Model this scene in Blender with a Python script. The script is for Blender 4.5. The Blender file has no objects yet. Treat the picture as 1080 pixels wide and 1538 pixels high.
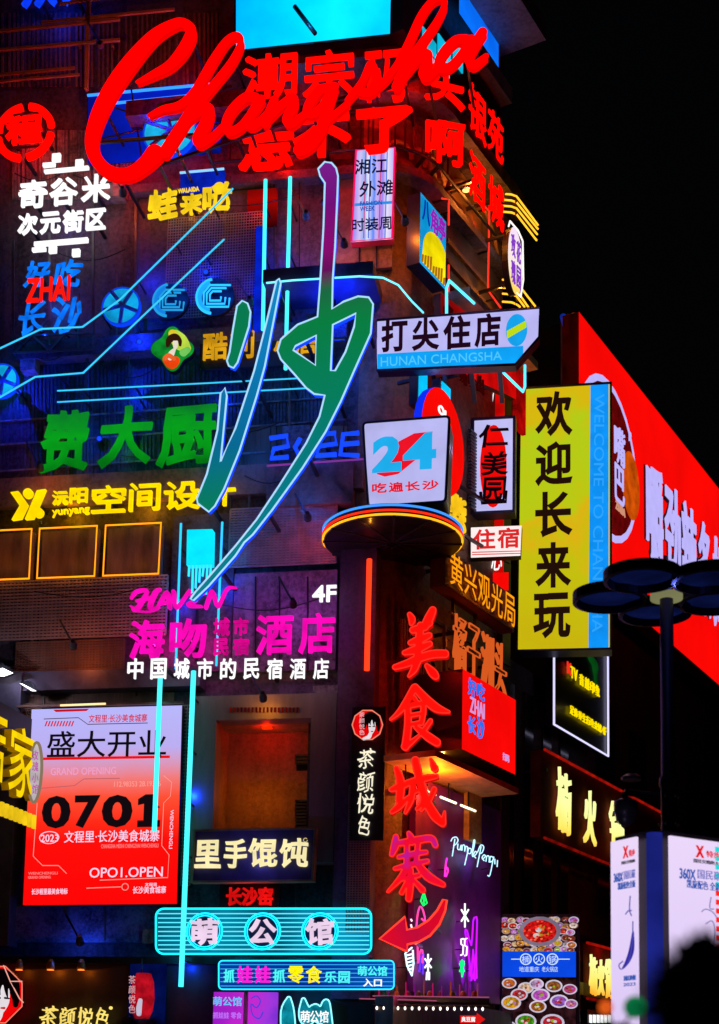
import bpy, math, random
import numpy as np
from mathutils import Vector, Matrix
from mathutils.geometry import tessellate_polygon
random.seed(7)
SC = bpy.context.scene
COL = SC.collection
# ------------------------------------------------------------------ camera
W_, H_ = 1080.0, 1538.0           # size of the photograph
F, PX, HOR = 2200.0, 540.0, 1640.0
TILT, ROLL, CAMZ = math.radians(8.0), math.radians(1.15), 1.5
PY = HOR - F * math.tan(TILT)
CAM = Vector((0, 0, CAMZ))
RM = Matrix.Rotation(math.pi / 2 + TILT, 3, 'X') @ Matrix.Rotation(ROLL, 3, 'Z')
cd = bpy.data.cameras.new('camera'); cam = bpy.data.objects.new('camera', cd); COL.objects.link(cam)
cam.matrix_world = Matrix.Translation(CAM) @ RM.to_4x4()
cd.sensor_fit = 'VERTICAL'; cd.sensor_height = 24.0; cd.sensor_width = 24.0
cd.lens = F / H_ * 24.0
cd.shift_y = (PY - H_ / 2) / H_
cd.clip_start = 0.05; cd.clip_end = 600
cd.dof.use_dof = True; cd.dof.focus_distance = 29.0; cd.dof.aperture_fstop = 1.2
SC.camera = cam
# ------------------------------------------------------------------ night sky
wd = bpy.data.worlds.new('World'); SC.world = wd; wd.use_nodes = True
nt = wd.node_tree; bg = nt.nodes['Background']
sky = nt.nodes.new('ShaderNodeTexSky'); sky.sky_type = 'NISHITA'; sky.sun_disc = False
sky.sun_elevation = math.radians(-4); sky.sun_rotation = math.radians(200)
nt.links.new(sky.outputs[0], bg.inputs[0]); bg.inputs[1].default_value = 0.05
SC.view_settings.view_transform = 'Standard'; SC.view_settings.look = 'None'
SC.view_settings.exposure = 0.0; SC.view_settings.gamma = 1.0
SC.render.engine = 'CYCLES'
SC.cycles.use_denoising = True
SC.cycles.max_bounces = 5; SC.cycles.diffuse_bounces = 2; SC.cycles.glossy_bounces = 2
SC.cycles.sample_clamp_indirect = 3.0; SC.cycles.use_light_tree = True
SC.cycles.caustics_reflective = False; SC.cycles.caustics_refractive = False

# ------------------------------------------------------------------ materials
def lin(h):
    h = h.lstrip('#'); r = []
    for i in (0, 2, 4):
        c = int(h[i:i + 2], 16) / 255
        r.append(c / 12.92 if c <= .04045 else ((c + .055) / 1.055) ** 2.4)
    return tuple(r)
MATS = {}
LAMP = 1.7
def newmat(key):
    m = bpy.data.materials.new(key); m.use_nodes = True
    n = m.node_tree; n.nodes.clear()
    o = n.nodes.new('ShaderNodeOutputMaterial')
    MATS[key] = m
    return m, n, o
def E(h, s=1.0, var=0.12, scale=3.0):
    """something that gives off light: neon glass, LED faces, backlit acrylic, and reflections painted as glow"""
    key = f'glow {h} {s} {var} {scale}'
    if key in MATS: return MATS[key]
    m, n, o = newmat(key)
    em = n.nodes.new('ShaderNodeEmission'); em.inputs[0].default_value = (*lin(h), 1)
    if var:
        tc = n.nodes.new('ShaderNodeTexCoord'); nz = n.nodes.new('ShaderNodeTexNoise')
        nz.inputs['Scale'].default_value = scale; nz.inputs['Detail'].default_value = 3
        n.links.new(tc.outputs['Object'], nz.inputs['Vector'])
        mr = n.nodes.new('ShaderNodeMapRange')
        mr.inputs['From Min'].default_value = .3; mr.inputs['From Max'].default_value = .7
        mr.inputs['To Min'].default_value = s * (1 - var * 1.6); mr.inputs['To Max'].default_value = s * (1 + var * .4)
        n.links.new(nz.outputs['Fac'], mr.inputs['Value'])
        n.links.new(mr.outputs[0], em.inputs[1])
    else: em.inputs[1].default_value = s
    n.links.new(em.outputs[0], o.inputs[0])
    return m
def ramp_glow(key, stops, s=1.0, axis='Z', lo=0, hi=1, blotch=0.0):
    """printed or LED face whose own artwork runs from one colour to another, metres in object space"""
    if key in MATS: return MATS[key]
    m, n, o = newmat(key)
    tc = n.nodes.new('ShaderNodeTexCoord'); sp = n.nodes.new('ShaderNodeSeparateXYZ')
    n.links.new(tc.outputs['Object'], sp.inputs[0])
    mr = n.nodes.new('ShaderNodeMapRange'); mr.inputs['From Min'].default_value = lo; mr.inputs['From Max'].default_value = hi
    n.links.new(sp.outputs[axis], mr.inputs['Value'])
    val = mr.outputs[0]
    if blotch:
        nz = n.nodes.new('ShaderNodeTexNoise'); nz.inputs['Scale'].default_value = 1.3; nz.inputs['Detail'].default_value = 4
        n.links.new(tc.outputs['Object'], nz.inputs['Vector'])
        a = n.nodes.new('ShaderNodeMath'); a.operation = 'MULTIPLY_ADD'; a.inputs[1].default_value = blotch; 
        n.links.new(nz.outputs['Fac'], a.inputs[0]); n.links.new(val, a.inputs[2])
        b = n.nodes.new('ShaderNodeMath'); b.operation = 'SUBTRACT'; b.inputs[1].default_value = blotch / 2
        n.links.new(a.outputs[0], b.inputs[0]); val = b.outputs[0]
    cr = n.nodes.new('ShaderNodeValToRGB'); els = cr.color_ramp.elements
    while len(els) > 1: els.remove(els[-1])
    els[0].position = stops[0][0]; els[0].color = (*lin(stops[0][1]), 1)
    for p, c in stops[1:]:
        e = els.new(p); e.color = (*lin(c), 1)
    n.links.new(val, cr.inputs[0])
    em = n.nodes.new('ShaderNodeEmission'); em.inputs[1].default_value = s
    n.links.new(cr.outputs[0], em.inputs[0]); n.links.new(em.outputs[0], o.inputs[0])
    return m
def D(key, col, rough=.6, metal=0.0, var=.5, scale=2.0, streak=False, bump=.0, spec=.4):
    """unlit surface: paint, concrete, metal, with dirt"""
    if key in MATS: return MATS[key]
    m, n, o = newmat(key)
    bs = n.nodes.new('ShaderNodeBsdfPrincipled')
    bs.inputs['Roughness'].default_value = rough; bs.inputs['Metallic'].default_value = metal
    bs.inputs['Specular IOR Level'].default_value = spec
    tc = n.nodes.new('ShaderNodeTexCoord'); mp = n.nodes.new('ShaderNodeMapping')
    n.links.new(tc.outputs['Object'], mp.inputs[0])
    mp.inputs['Scale'].default_value = (1, 1, .18) if streak else (1, 1, 1)
    nz = n.nodes.new('ShaderNodeTexNoise'); nz.inputs['Scale'].default_value = scale; nz.inputs['Detail'].default_value = 8
    nz.inputs['Roughness'].default_value = .65
    n.links.new(mp.outputs[0], nz.inputs['Vector'])
    cr = n.nodes.new('ShaderNodeValToRGB')
    cr.color_ramp.elements[0].position = .32; cr.color_ramp.elements[1].position = .68
    cr.color_ramp.elements[0].color = (*[c * (1 - var) for c in col], 1); cr.color_ramp.elements[1].color = (*[min(1, c * (1 + var * .5)) for c in col], 1)
    fac = nz.outputs['Fac']
    if bump > .12:      # grit: a finer, patchier layer of dirt
        n2 = n.nodes.new('ShaderNodeTexNoise'); n2.inputs['Scale'].default_value = scale * 7; n2.inputs['Detail'].default_value = 6; n2.inputs['Roughness'].default_value = .75
        n.links.new(tc.outputs['Object'], n2.inputs['Vector'])
        mx = n.nodes.new('ShaderNodeMath'); mx.operation = 'MULTIPLY_ADD'; mx.inputs[1].default_value = .9; n.links.new(n2.outputs['Fac'], mx.inputs[0])
        sb = n.nodes.new('ShaderNodeMath'); sb.operation = 'SUBTRACT'; sb.inputs[1].default_value = .45; n.links.new(fac, sb.inputs[0]); n.links.new(sb.outputs[0], mx.inputs[2]); fac = mx.outputs[0]
    n.links.new(fac, cr.inputs[0]); n.links.new(cr.outputs[0], bs.inputs['Base Color'])
    if bump:
        bp = n.nodes.new('ShaderNodeBump'); bp.inputs['Strength'].default_value = bump; bp.inputs['Distance'].default_value = .05
        n.links.new(fac, bp.inputs['Height']); n.links.new(bp.outputs[0], bs.inputs['Normal'])
    n.links.new(bs.outputs[0], o.inputs[0])
    return m
BLACK = D('black metal', (.02, .02, .022), .45, .3)
STEEL = D('grey steel', (.14, .13, .13), .5, .6)
RUST = D('brown steel', (.22, .12, .08), .6, .3, streak=True)
CONC = D('stained concrete', (.24, .2, .19), .85, 0, .75, 1.1, True, .35)
CONC2 = D('dark render', (.105, .075, .095), .85, 0, .7, 1.6, True, .3)
BROWN = D('brown cladding', (.22, .13, .085), .7, 0, .55, 1.2, True, .25)
BLUEW = D('blue painted wall', (.05, .06, .22), .7, 0, .6, 1.6, False, .2)
PURPW = D('purple painted wall', (.2, .015, .2), .6, 0, .4, 1.5, False, .1)
WOOD = D('dark red timber', (.18, .05, .03), .6, 0, .5, 3, True, .2)
GREYL = D('pale grey render', (.36, .36, .36), .8, 0, .4, 1.5, False, .2)

# ------------------------------------------------------------------ geometry helpers
AA, BB = math.radians(10), math.radians(30)
class Plane:
    def __init__(s, o, u, n): s.o, s.u, s.n = Vector(o), Vector(u).normalized(), Vector(n).normalized()
    def uv(s, x, y, off=0.0):
        r = RM @ Vector(((x - PX) / F, -(y - PY) / F, -1)); o = s.o + s.n * off
        p = CAM + r * ((o - CAM).dot(s.n) / r.dot(s.n))
        return (p - o).dot(s.u), p.z
    def W(s, u, v, off=0.0):
        p = s.o + s.n * off + s.u * u
        return Vector((p.x, p.y, v))
    def P(s, x, y, off=0.0, d=0.0):
        return s.W(*s.uv(x, y, off), off + d)
DA = Vector((math.cos(AA), -math.sin(AA), 0)); NA = Vector((-math.sin(AA), -math.cos(AA), 0))
DB = Vector((math.sin(BB), math.cos(BB), 0)); NB = Vector((math.cos(BB), -math.sin(BB), 0))
CORNER = Vector((60 / F * 28, 28, 0))
A = Plane(CORNER, DA, NA)                 # main street face
B = Plane(CORNER, DB, NB)                 # side street face
def K(px):                                # a blade sign's plane: leaves the side face where pixel column px meets it
    p = B.P(px, 1000, .1); return Plane((p.x, p.y, 0), DA, NA)
def G(dist): return Plane((0, dist, 0), (1, 0, 0), (0, -1, 0))

def catmull(pts, n=6, closed=False):
    pts = [np.array(p, float) for p in pts]; out = []
    N = len(pts)
    if N < 3: return pts
    rng = range(N) if closed else range(N - 1)
    for i in rng:
        if closed: p0, p1, p2, p3 = pts[i - 1], pts[i], pts[(i + 1) % N], pts[(i + 2) % N]
        else: p0, p1, p2, p3 = pts[max(i - 1, 0)], pts[i], pts[i + 1], pts[min(i + 2, N - 1)]
        for k in range(n):
            t = k / n
            out.append(.5 * (2 * p1 + (p2 - p0) * t + (2 * p0 - 5 * p1 + 4 * p2 - p3) * t * t + (3 * p1 - p0 - 3 * p2 + p3) * t ** 3))
    if not closed: out.append(pts[-1])
    return out
class MB:
    def __init__(s): s.v, s.f, s.m, s.mats = [], [], [], []
    def mi(s, m):
        if m not in s.mats: s.mats.append(m)
        return s.mats.index(m)
    def add(s, v, f, m):
        k = len(s.v); i = s.mi(m); s.v += [tuple(p) for p in v]; s.f += [tuple(a + k for a in q) for q in f]; s.m += [i] * len(f)
    def hexa(s, p, m):      # 8 corners: bottom 4 then top 4
        s.add(p, [(0, 3, 2, 1), (4, 5, 6, 7), (0, 1, 5, 4), (1, 2, 6, 5), (2, 3, 7, 6), (3, 0, 4, 7)], m)
    def beam(s, a, b, w, h, m, up=Vector((0, 0, 1))):
        a, b = Vector(a), Vector(b); t = (b - a).normalized(); x = t.cross(up)
        if x.length < 1e-4: x = t.cross(Vector((0, 1, 0)))
        x.normalize(); y = x.cross(t).normalized(); x *= w / 2; y *= h / 2
        s.hexa([a - x - y, a + x - y, a + x + y, a - x + y, b - x - y, b + x - y, b + x + y, b - x + y], m)
    def tube(s, pts, r, m, closed=False, seg=7):
        pts = [Vector(p) for p in pts]; n = len(pts); v = []; f = []
        rr = r if hasattr(r, '__len__') else [r] * n
        ref = None
        for i, p in enumerate(pts):
            if closed: t = pts[(i + 1) % n] - pts[i - 1]
            else: t = pts[min(i + 1, n - 1)] - pts[max(i - 1, 0)]
            if t.length < 1e-9: t = Vector((0, 0, 1))
            t.normalize()
            if ref is None:
                ref = t.cross(Vector((.3, .9, .2)))
                if ref.length < .1: ref = t.cross(Vector((1, 0, 0)))
            ref = (ref - t * ref.dot(t)).normalized(); b = t.cross(ref)
            for k in range(seg):
                a = 2 * math.pi * k / seg
                v.append(p + (ref * math.cos(a) + b * math.sin(a)) * rr[i])
        for i in range(n if closed else n - 1):
            j = (i + 1) % n
            for k in range(seg):
                k2 = (k + 1) % seg
                f.append((i * seg + k, i * seg + k2, j * seg + k2, j * seg + k))
        if not closed: f += [tuple(range(seg))[::-1], tuple(range((n - 1) * seg, n * seg))]
        s.add(v, f, m)
    def lathe(s, c, prof, m, seg=32, axis='Z'):   # profile (r, z)
        v = []; f = []
        for r, z in prof:
            for k in range(seg):
                a = 2 * math.pi * k / seg; v.append((c[0] + r * math.cos(a), c[1] + r * math.sin(a), c[2] + z))
        for i in range(len(prof) - 1):
            for k in range(seg):
                k2 = (k + 1) % seg; f.append((i * seg + k, i * seg + k2, (i + 1) * seg + k2, (i + 1) * seg + k))
        f += [tuple(range(seg))[::-1], tuple(range((len(prof) - 1) * seg, len(prof) * seg))]
        s.add(v, f, m)
    def build(s, name, parent=None, origin=None, smooth=False):
        o0 = Vector(origin) if origin is not None else Vector((0, 0, 0))
        root = parent
        while root is not None and root.parent is not None: root = root.parent
        if root is not None: o0 = Vector(root.location)
        me = bpy.data.meshes.new(name)
        me.from_pydata([(a - o0.x, b - o0.y, c - o0.z) for a, b, c in s.v], [], s.f)
        for m in s.mats: me.materials.append(m)
        me.polygons.foreach_set('material_index', s.m)
        if smooth: me.polygons.foreach_set('use_smooth', [True] * len(me.polygons))
        me.update()
        o = bpy.data.objects.new(name, me); COL.objects.link(o)
        if parent is not None: o.parent = parent
        else: o.location = o0
        return o
TXT = {}
def glyphs(body, bold=0.0, shear=0.0, flat=False):
    key = (body, bold, shear)
    if key in TXT: return TXT[key]
    c = bpy.data.curves.new('t', 'FONT'); c.body = body; c.extrude = .05; c.bevel_depth = bold * .62; c.bevel_resolution = 1 if bold else 0
    c.shear = shear; c.resolution_u = 3; c.fill_mode = 'FRONT'
    o = bpy.data.objects.new('t', c); me = bpy.data.meshes.new_from_object(o)
    n = len(me.vertices); a = np.empty(n * 3); me.vertices.foreach_get('co', a); a = a.reshape(-1, 3)
    f = [tuple(p.vertices) for p in me.polygons]
    bpy.data.objects.remove(o); bpy.data.curves.remove(c); bpy.data.meshes.remove(me)
    mn, mx = a.min(0), a.max(0)
    sz = np.maximum(mx - mn, 1e-6)
    TXT[key] = ((a - mn) / sz, f)
    return TXT[key]
class Thing:
    def __init__(s, name, label, cat, plane, off, anchor, group=None, kind=None):
        s.pl, s.off = plane, off
        o = bpy.data.objects.new(name, None); COL.objects.link(o); o.empty_display_size = .2
        o.location = plane.P(*anchor, off) if anchor else plane.W(0, 0, off)
        o['label'] = label; o['category'] = cat
        if group: o['group'] = group
        s.root = o
    def P(s, x, y, d=0.0): return s.pl.P(x, y, s.off, d)
    def quad(s, b):
        if not hasattr(b[0], '__len__'):
            x0, y0, x1, y1 = b
            u0, v1 = s.pl.uv(x0, y0, s.off); ub, v0 = s.pl.uv(x0, y1, s.off); u1, _ = s.pl.uv(x1, (y0 + y1) / 2, s.off)
            u0 = (u0 + ub) / 2
            q = [(u0, v1), (u1, v1), (u1, v0), (u0, v0)]
        else: q = [s.pl.uv(x, y, s.off) for x, y in b]
        tl, tr, br, bl = [np.array(p) for p in q]
        return lambda S, T: (bl * (1 - S) * (1 - T) + br * S * (1 - T) + tr * S * T + tl * (1 - S) * T)
    def wq(s, f, a, b, d): u, v = f(a, b); return s.pl.W(u, v, s.off + d)
    def part(s, name, mb, parent=None, smooth=False): return mb.build(name, parent or s.root, smooth=smooth)
    # --- text
    def text(s, name, items, mat, bold=0.0, ext=.06, d=.02, shear=0.0, warp=0.0, rot=False, parent=None, mb=None, side=None):
        if mb is None and name in ('lettering', 'numbers', 'date') and len(items) > 1:
            for it in items: s.text({'lettering': 'character', 'numbers': 'number', 'date': 'number'}[name], [it], mat, bold, ext, d, shear, warp, rot, parent, None, side)
            return
        own = mb is None; mb = mb or MB()
        for it in items:
            body, box = it[0], it[1]; m = it[2] if len(it) > 2 else mat
            a, f = glyphs(body, bold, shear); q = s.quad(box)
            S, T = a[:, 0].copy(), a[:, 1].copy()
            if warp:
                h = (hash_s(body) % 100) / 9.0
                S, T = S + warp * np.sin(8 * T + h), T + warp * np.sin(7 * S + h * 2)
            if rot: S, T = T, 1 - S
            S = S[:, None]; T = T[:, None]
            uv = q(S, T); z = a[:, 2]
            base = s.pl.o + s.pl.n * (s.off + d)
            v = [(base.x + s.pl.u.x * u + s.pl.n.x * k * ext, base.y + s.pl.u.y * u + s.pl.n.y * k * ext, w) for (u, w), k in zip(uv, z)]
            if side:
                fr = [q for q in f if min(z[k] for k in q) > .9]; mb.add(v, fr, m); mb.add(v, [q for q in f if min(z[k] for k in q) <= .9], side)
            else: mb.add(v, f, m)
        return s.part(name, mb, parent) if own else None
    def vtext(s, name, chars, box, mat, pad=.08, **k):
        x0, y0, x1, y1 = box; h = (y1 - y0) / len(chars)
        return s.text(name, [(c, (x0, y0 + i * h + h * pad, x1, y0 + (i + 1) * h - h * pad)) for i, c in enumerate(chars)], mat, **k)
    # --- solids
    def box(s, name, b, d0, d1, mat, front=None, parent=None, grow=0.0, mb=None):
        own = mb is None; mb = mb or MB(); q = s.quad(b)
        c = [(0, 0), (1, 0), (1, 1), (0, 1)]
        if grow:
            o = q(.5, .5); du = np.linalg.norm(q(1, .5) - q(0, .5)); dv = np.linalg.norm(q(.5, 1) - q(.5, 0))
            gu, gv = grow / du, grow / dv; c = [(-gu, -gv), (1 + gu, -gv), (1 + gu, 1 + gv), (-gu, 1 + gv)]
        v = [s.wq(q, *p, d0) for p in c] + [s.wq(q, *p, d1) for p in c]
        mb.add(v, [(0, 3, 2, 1), (0, 1, 5, 4), (1, 2, 6, 5), (2, 3, 7, 6), (3, 0, 4, 7)], mat)
        mb.add(v[4:], [(0, 1, 2, 3)], front or mat)
        return s.part(name, mb, parent) if own else None
    def frame(s, name, b, w, d0, d1, mat, parent=None):
        mb = MB(); q = s.quad(b); du = np.linalg.norm(q(1, .5) - q(0, .5)); dv = np.linalg.norm(q(.5, 1) - q(.5, 0)); a, c = w / du, w / dv
        def blk(S0, T0, S1, T1):
            p = [(S0, T0), (S1, T0), (S1, T1), (S0, T1)]
            mb.hexa([s.wq(q, *k, d0) for k in p] + [s.wq(q, *k, d1) for k in p], mat)
        blk(-a, -c, 1 + a, 0); blk(-a, 1, 1 + a, 1 + c); blk(-a, 0, 0, 1); blk(1, 0, 1 + a, 1)
        return s.part(name, mb, parent)
    def poly(s, name, loops, d0, d1, mat, side=None, parent=None, mb=None):
        own = mb is None; mb = mb or MB()
        tri = tessellate_polygon([[Vector((x, y, 0)) for x, y in l] for l in loops])
        flat = [p for l in loops for p in l]
        fr = [s.P(x, y, d1) for x, y in flat]; bk = [s.P(x, y, d0) for x, y in flat]
        mb.add(fr, [tuple(t) for t in tri], mat)
        f = []; k = 0; n = len(flat)
        for l in loops:
            for i in range(len(l)): f.append((k + i, k + (i + 1) % len(l), n + k + (i + 1) % len(l), n + k + i))
            k += len(l)
        mb.add(fr + bk, f, side or mat)
        return s.part(name, mb, parent) if own else None
    def tubes(s, name, paths, r, mat, d=.05, smooth=0, closed=False, parent=None, mb=None, seg=7):
        own = mb is None; mb = mb or MB()
        for p in paths:
            if smooth: p = catmull(p, smooth, closed)
            mb.tube([s.P(x, y, d) for x, y in p], r, mat, closed, seg)
        return s.part(name, mb, parent, True) if own else None
    def circ(s, cx, cy, r, n=28, ry=None, a0=0.0, a1=360.0):
        """pixel points of a true circle lying on this plane; r in pixels at its centre, measured up and down"""
        u, v = s.pl.uv(cx, cy, s.off); _, v2 = s.pl.uv(cx, cy - r, s.off); R = v2 - v; RY = R * (ry / r if ry else 1)
        full = a1 - a0 >= 360
        return [(u + R * math.cos(a), v + RY * math.sin(a)) for a in [math.radians(a0 + (a1 - a0) * i / (n if full else n - 1)) for i in range(n)]]
    def disc(s, name, cx, cy, r, d0, d1, mat, side=None, ry=None, n=28, parent=None, mb=None, hole=None):
        own = mb is None; mb = mb or MB(); c = s.circ(cx, cy, r, n, ry)
        fr = [s.pl.W(u, v, s.off + d1) for u, v in c]; bk = [s.pl.W(u, v, s.off + d0) for u, v in c]
        mb.add(fr, [tuple(range(n))], mat)
        mb.add(fr + bk, [(i, (i + 1) % n, n + (i + 1) % n, n + i) for i in range(n)], side or mat)
        return s.part(name, mb, parent) if own else None
    def ring(s, name, cx, cy, r, rad, mat, d=.05, ry=None, a0=0.0, a1=360.0, parent=None, mb=None, n=32):
        own = mb is None; mb = mb or MB()
        mb.tube([s.pl.W(u, v, s.off + d) for u, v in s.circ(cx, cy, r, n, ry, a0, a1)], rad, mat, a1 - a0 >= 360)
        return s.part(name, mb, parent, True) if own else None
    def struts(s, pts, mat=BLACK, r=.03, reach=None, name='bracket'):
        """steel arms from the sign back to the wall"""
        for x, y in pts:
            mb = MB(); mb.beam(s.P(x, y, -.02), s.P(x, y, -(reach or s.off)), r * 2, r * 2, mat); s.part(name, mb)
    def lamp(s, x, y, d, h, power, r=.1):
        l = bpy.data.lights.new('lamp', 'POINT'); l.color = lin(h); l.energy = power * LAMP; l.shadow_soft_size = 0.0
        o = bpy.data.objects.new('lamp', l); COL.objects.link(o); o.parent = s.root; o.location = s.P(x, y, d) - s.root.location
        return o
def hash_s(t): return sum((i + 3) * ord(c) for i, c in enumerate(t))

def brush(strokes, step=.8, smooth=5):
    """union of tapering brush strokes (x, y, width) -> closed outlines, by contouring the distance to the strokes"""
    segs = []
    for st in strokes:
        p = catmull(st, smooth) if len(st) > 2 else [np.array(q, float) for q in st]
        segs += [(p[i], p[i + 1]) for i in range(len(p) - 1)]
    allp = np.array([q for a, b in segs for q in (a, b)])
    x0, y0 = (allp[:, :2] - allp[:, 2:].max()).min(0) - 2; x1, y1 = (allp[:, :2] + allp[:, 2:].max()).max(0) + 2
    xs = np.arange(x0, x1, step); ys = np.arange(y0, y1, step); X, Y = np.meshgrid(xs, ys)
    V = np.full(X.shape, 1e9)
    for a, b in segs:
        dx, dy = b[0] - a[0], b[1] - a[1]; L = dx * dx + dy * dy + 1e-9
        r = max(a[2], b[2]) / 2 + 3
        i0, i1 = np.searchsorted(xs, [min(a[0], b[0]) - r, max(a[0], b[0]) + r]); j0, j1 = np.searchsorted(ys, [min(a[1], b[1]) - r, max(a[1], b[1]) + r])
        x, y = X[j0:j1, i0:i1], Y[j0:j1, i0:i1]
        t = np.clip(((x - a[0]) * dx + (y - a[1]) * dy) / L, 0, 1)
        d = np.hypot(x - a[0] - t * dx, y - a[1] - t * dy) - (a[2] + t * (b[2] - a[2])) / 2
        V[j0:j1, i0:i1] = np.minimum(V[j0:j1, i0:i1], d)
    V = np.minimum(V, 5.0)
    ins = V < 0; nxt = {}
    def ex(j, i, e):
        # edge point: e 0 bottom(j), 1 right, 2 top(j+1), 3 left
        (ja, ia), (jb, ib) = {0: ((j, i), (j, i + 1)), 1: ((j, i + 1), (j + 1, i + 1)), 2: ((j + 1, i), (j + 1, i + 1)), 3: ((j, i), (j + 1, i))}[e]
        va, vb = V[ja, ia], V[jb, ib]; t = va / (va - vb)
        return ((ja, ia, jb, ib), (xs[ia] + t * (xs[ib] - xs[ia]), ys[ja] + t * (ys[jb] - ys[ja])))
    tab = {1: [(3, 0)], 2: [(0, 1)], 3: [(3, 1)], 4: [(1, 2)], 5: [(3, 2), (1, 0)], 6: [(0, 2)], 7: [(3, 2)], 8: [(2, 3)], 9: [(2, 0)], 10: [(0, 3), (2, 1)], 11: [(2, 1)], 12: [(1, 3)], 13: [(1, 0)], 14: [(0, 3)]}
    code = ins[:-1, :-1] * 1 + ins[:-1, 1:] * 2 + ins[1:, 1:] * 4 + ins[1:, :-1] * 8
    pos = {}
    for j, i in zip(*np.where((code > 0) & (code < 15))):
        for e0, e1 in tab[int(code[j, i])]:
            k0, p0 = ex(j, i, e0); k1, p1 = ex(j, i, e1); nxt[k0] = k1; pos[k0] = p0; pos[k1] = p1
    loops = []
    while nxt:
        k = next(iter(nxt)); l = []
        while k in nxt: l.append(pos[k]); k = nxt.pop(k)
        if len(l) < 8: continue
        out = [l[0]]
        for q in range(1, len(l)):
            p, r = l[q], l[(q + 1) % len(l)]; o = out[-1]
            ar = abs((p[0] - o[0]) * (r[1] - o[1]) - (p[1] - o[1]) * (r[0] - o[0]))
            if ar > .12 or math.hypot(p[0] - o[0], p[1] - o[1]) > 7: out.append(p)
        if len(out) > 4: loops.append(out)
    return loops
# ================================================================== ground
def structure(name, mb):
    o = mb.build(name); o['kind'] = 'structure'; return o
mb = MB(); ASPH = D('wet paving', (.06, .055, .06), .35, 0, .4, 4, False, .1)
mb.add([(-150, -40, 0), (150, -40, 0), (150, 300, 0), (-150, 300, 0)], [(0, 1, 2, 3)], ASPH); structure('ground', mb)
mb = MB(); p0, p1 = A.W(-40, 0, 2.6), A.W(0, 0, 2.6); p2 = B.W(60, 0, 2.2); p3 = B.W(60, 0, .02); p4 = A.W(-40, 0, .02); cc = A.W(.6, 0, 2.6)
poly = [p4, p0, cc, p2, p3, CORNER + NA * .02]
v = [(p.x, p.y, .004) for p in poly] + [(p.x, p.y, .14) for p in poly]
mb.add(v, [tuple(range(6, 12))] + [(i, (i + 1) % 6, 6 + (i + 1) % 6, 6 + i) for i in range(6)], D('paving slabs', (.12, .11, .11), .5, 0, .4, 6)); structure('pavement', mb)

# ================================================================== main building
bld = Thing('corner_building', 'dark corner building crowded with neon signs at the street crossing', 'building', A, 0, None)
bld.root.location = (CORNER.x, CORNER.y, 0)
top = 27.0
bu = [A.uv(325, 1150)[0], A.uv(462, 1150)[0]]; bz = [A.uv(400, 1255)[1], A.uv(400, 1085)[1]]      # bay opening
mb = MB()
def face(pl, u0, u1, z0, z1, off, m): mb.add([pl.W(u0, z0, off), pl.W(u1, z0, off), pl.W(u1, z1, off), pl.W(u0, z1, off)], [(0, 1, 2, 3)], m)
RAD = 1.0; uc = -RAD
face(A, -14, bu[0], 0, top, 0, CONC2); face(A, bu[1], uc, 0, top, 0, CONC2)
face(A, bu[0], bu[1], 0, bz[0], 0, CONC2); face(A, bu[0], bu[1], bz[1], top, 0, CONC2)
# rounded corner from A round to B
a0, b0 = A.W(uc, 0), B.W(RAD, 0)
arc = [a0.lerp(CORNER, t).lerp(CORNER.lerp(b0, t), t) for t in [i / 10 for i in range(11)]]
z0 = 0
for i in range(10): mb.add([(arc[i].x, arc[i].y, 0), (arc[i + 1].x, arc[i + 1].y, 0), (arc[i + 1].x, arc[i + 1].y, top), (arc[i].x, arc[i].y, top)], [(0, 1, 2, 3)], BROWN)
UE = B.uv(756, 300)[0]
face(B, RAD, UE, 0, top, 0, BROWN)
e0 = B.W(UE, 0); e1 = e0 - NB * 9; e2 = A.W(-14, 0) + DB * 12
for a, b in ((e0, e1), (e2, A.W(-14, 0))): mb.add([(a.x, a.y, 0), (b.x, b.y, 0), (b.x, b.y, top), (a.x, a.y, top)], [(0, 1, 2, 3)], CONC2)
ring_ = [A.W(-14, top)] + [Vector((p.x, p.y, top)) for p in arc] + [B.W(UE, top), Vector((e1.x, e1.y, top)), Vector((e2.x, e2.y, top))]
mb.add(ring_, [tuple(range(len(ring_)))], CONC2)
bld.part('wall', mb)
# bay with its lit recess
mb = MB(); dp = -.85
c = [A.W(u, z, 0) for u, z in ((bu[0], bz[0]), (bu[1], bz[0]), (bu[1], bz[1]), (bu[0], bz[1]))]; d_ = [A.W(u, z, dp) for u, z in ((bu[0], bz[0]), (bu[1], bz[0]), (bu[1], bz[1]), (bu[0], bz[1]))]
mb.add(c + d_, [(0, 1, 5, 4), (1, 2, 6, 5), (2, 3, 7, 6), (3, 0, 4, 7), (4, 5, 6, 7)], D('ochre plaster', (.36, .23, .12), .8, 0, .45, 1.5, True, .15))
rec = bld.part('window_recess', mb)
bld.off = 0
bld.box('recess_lamp', (388, 1086, 402, 1088), -.4, -.3, E('#ff2000', 2, 0), parent=rec)
bld.lamp(395, 1092, -.3, '#ff1c00', 5); bld.lamp(380, 1190, -.2, '#ff8420', 5)
bld.off = .42; bld.frame('window_surround', (322, 1082, 465, 1258), .5, -.42, .0, D('grey bay frame', (.22, .17, .15), .6, .2, .4, 2, True))
mb = MB()
for i in range(19): bld.box('', (345 + i * 5.6, 1063, 347.4 + i * 5.6, 1070), 0, .03, E('#701004', .8, .5), mb=mb)
bld.part('vent_slot', mb); bld.off = 0
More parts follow.
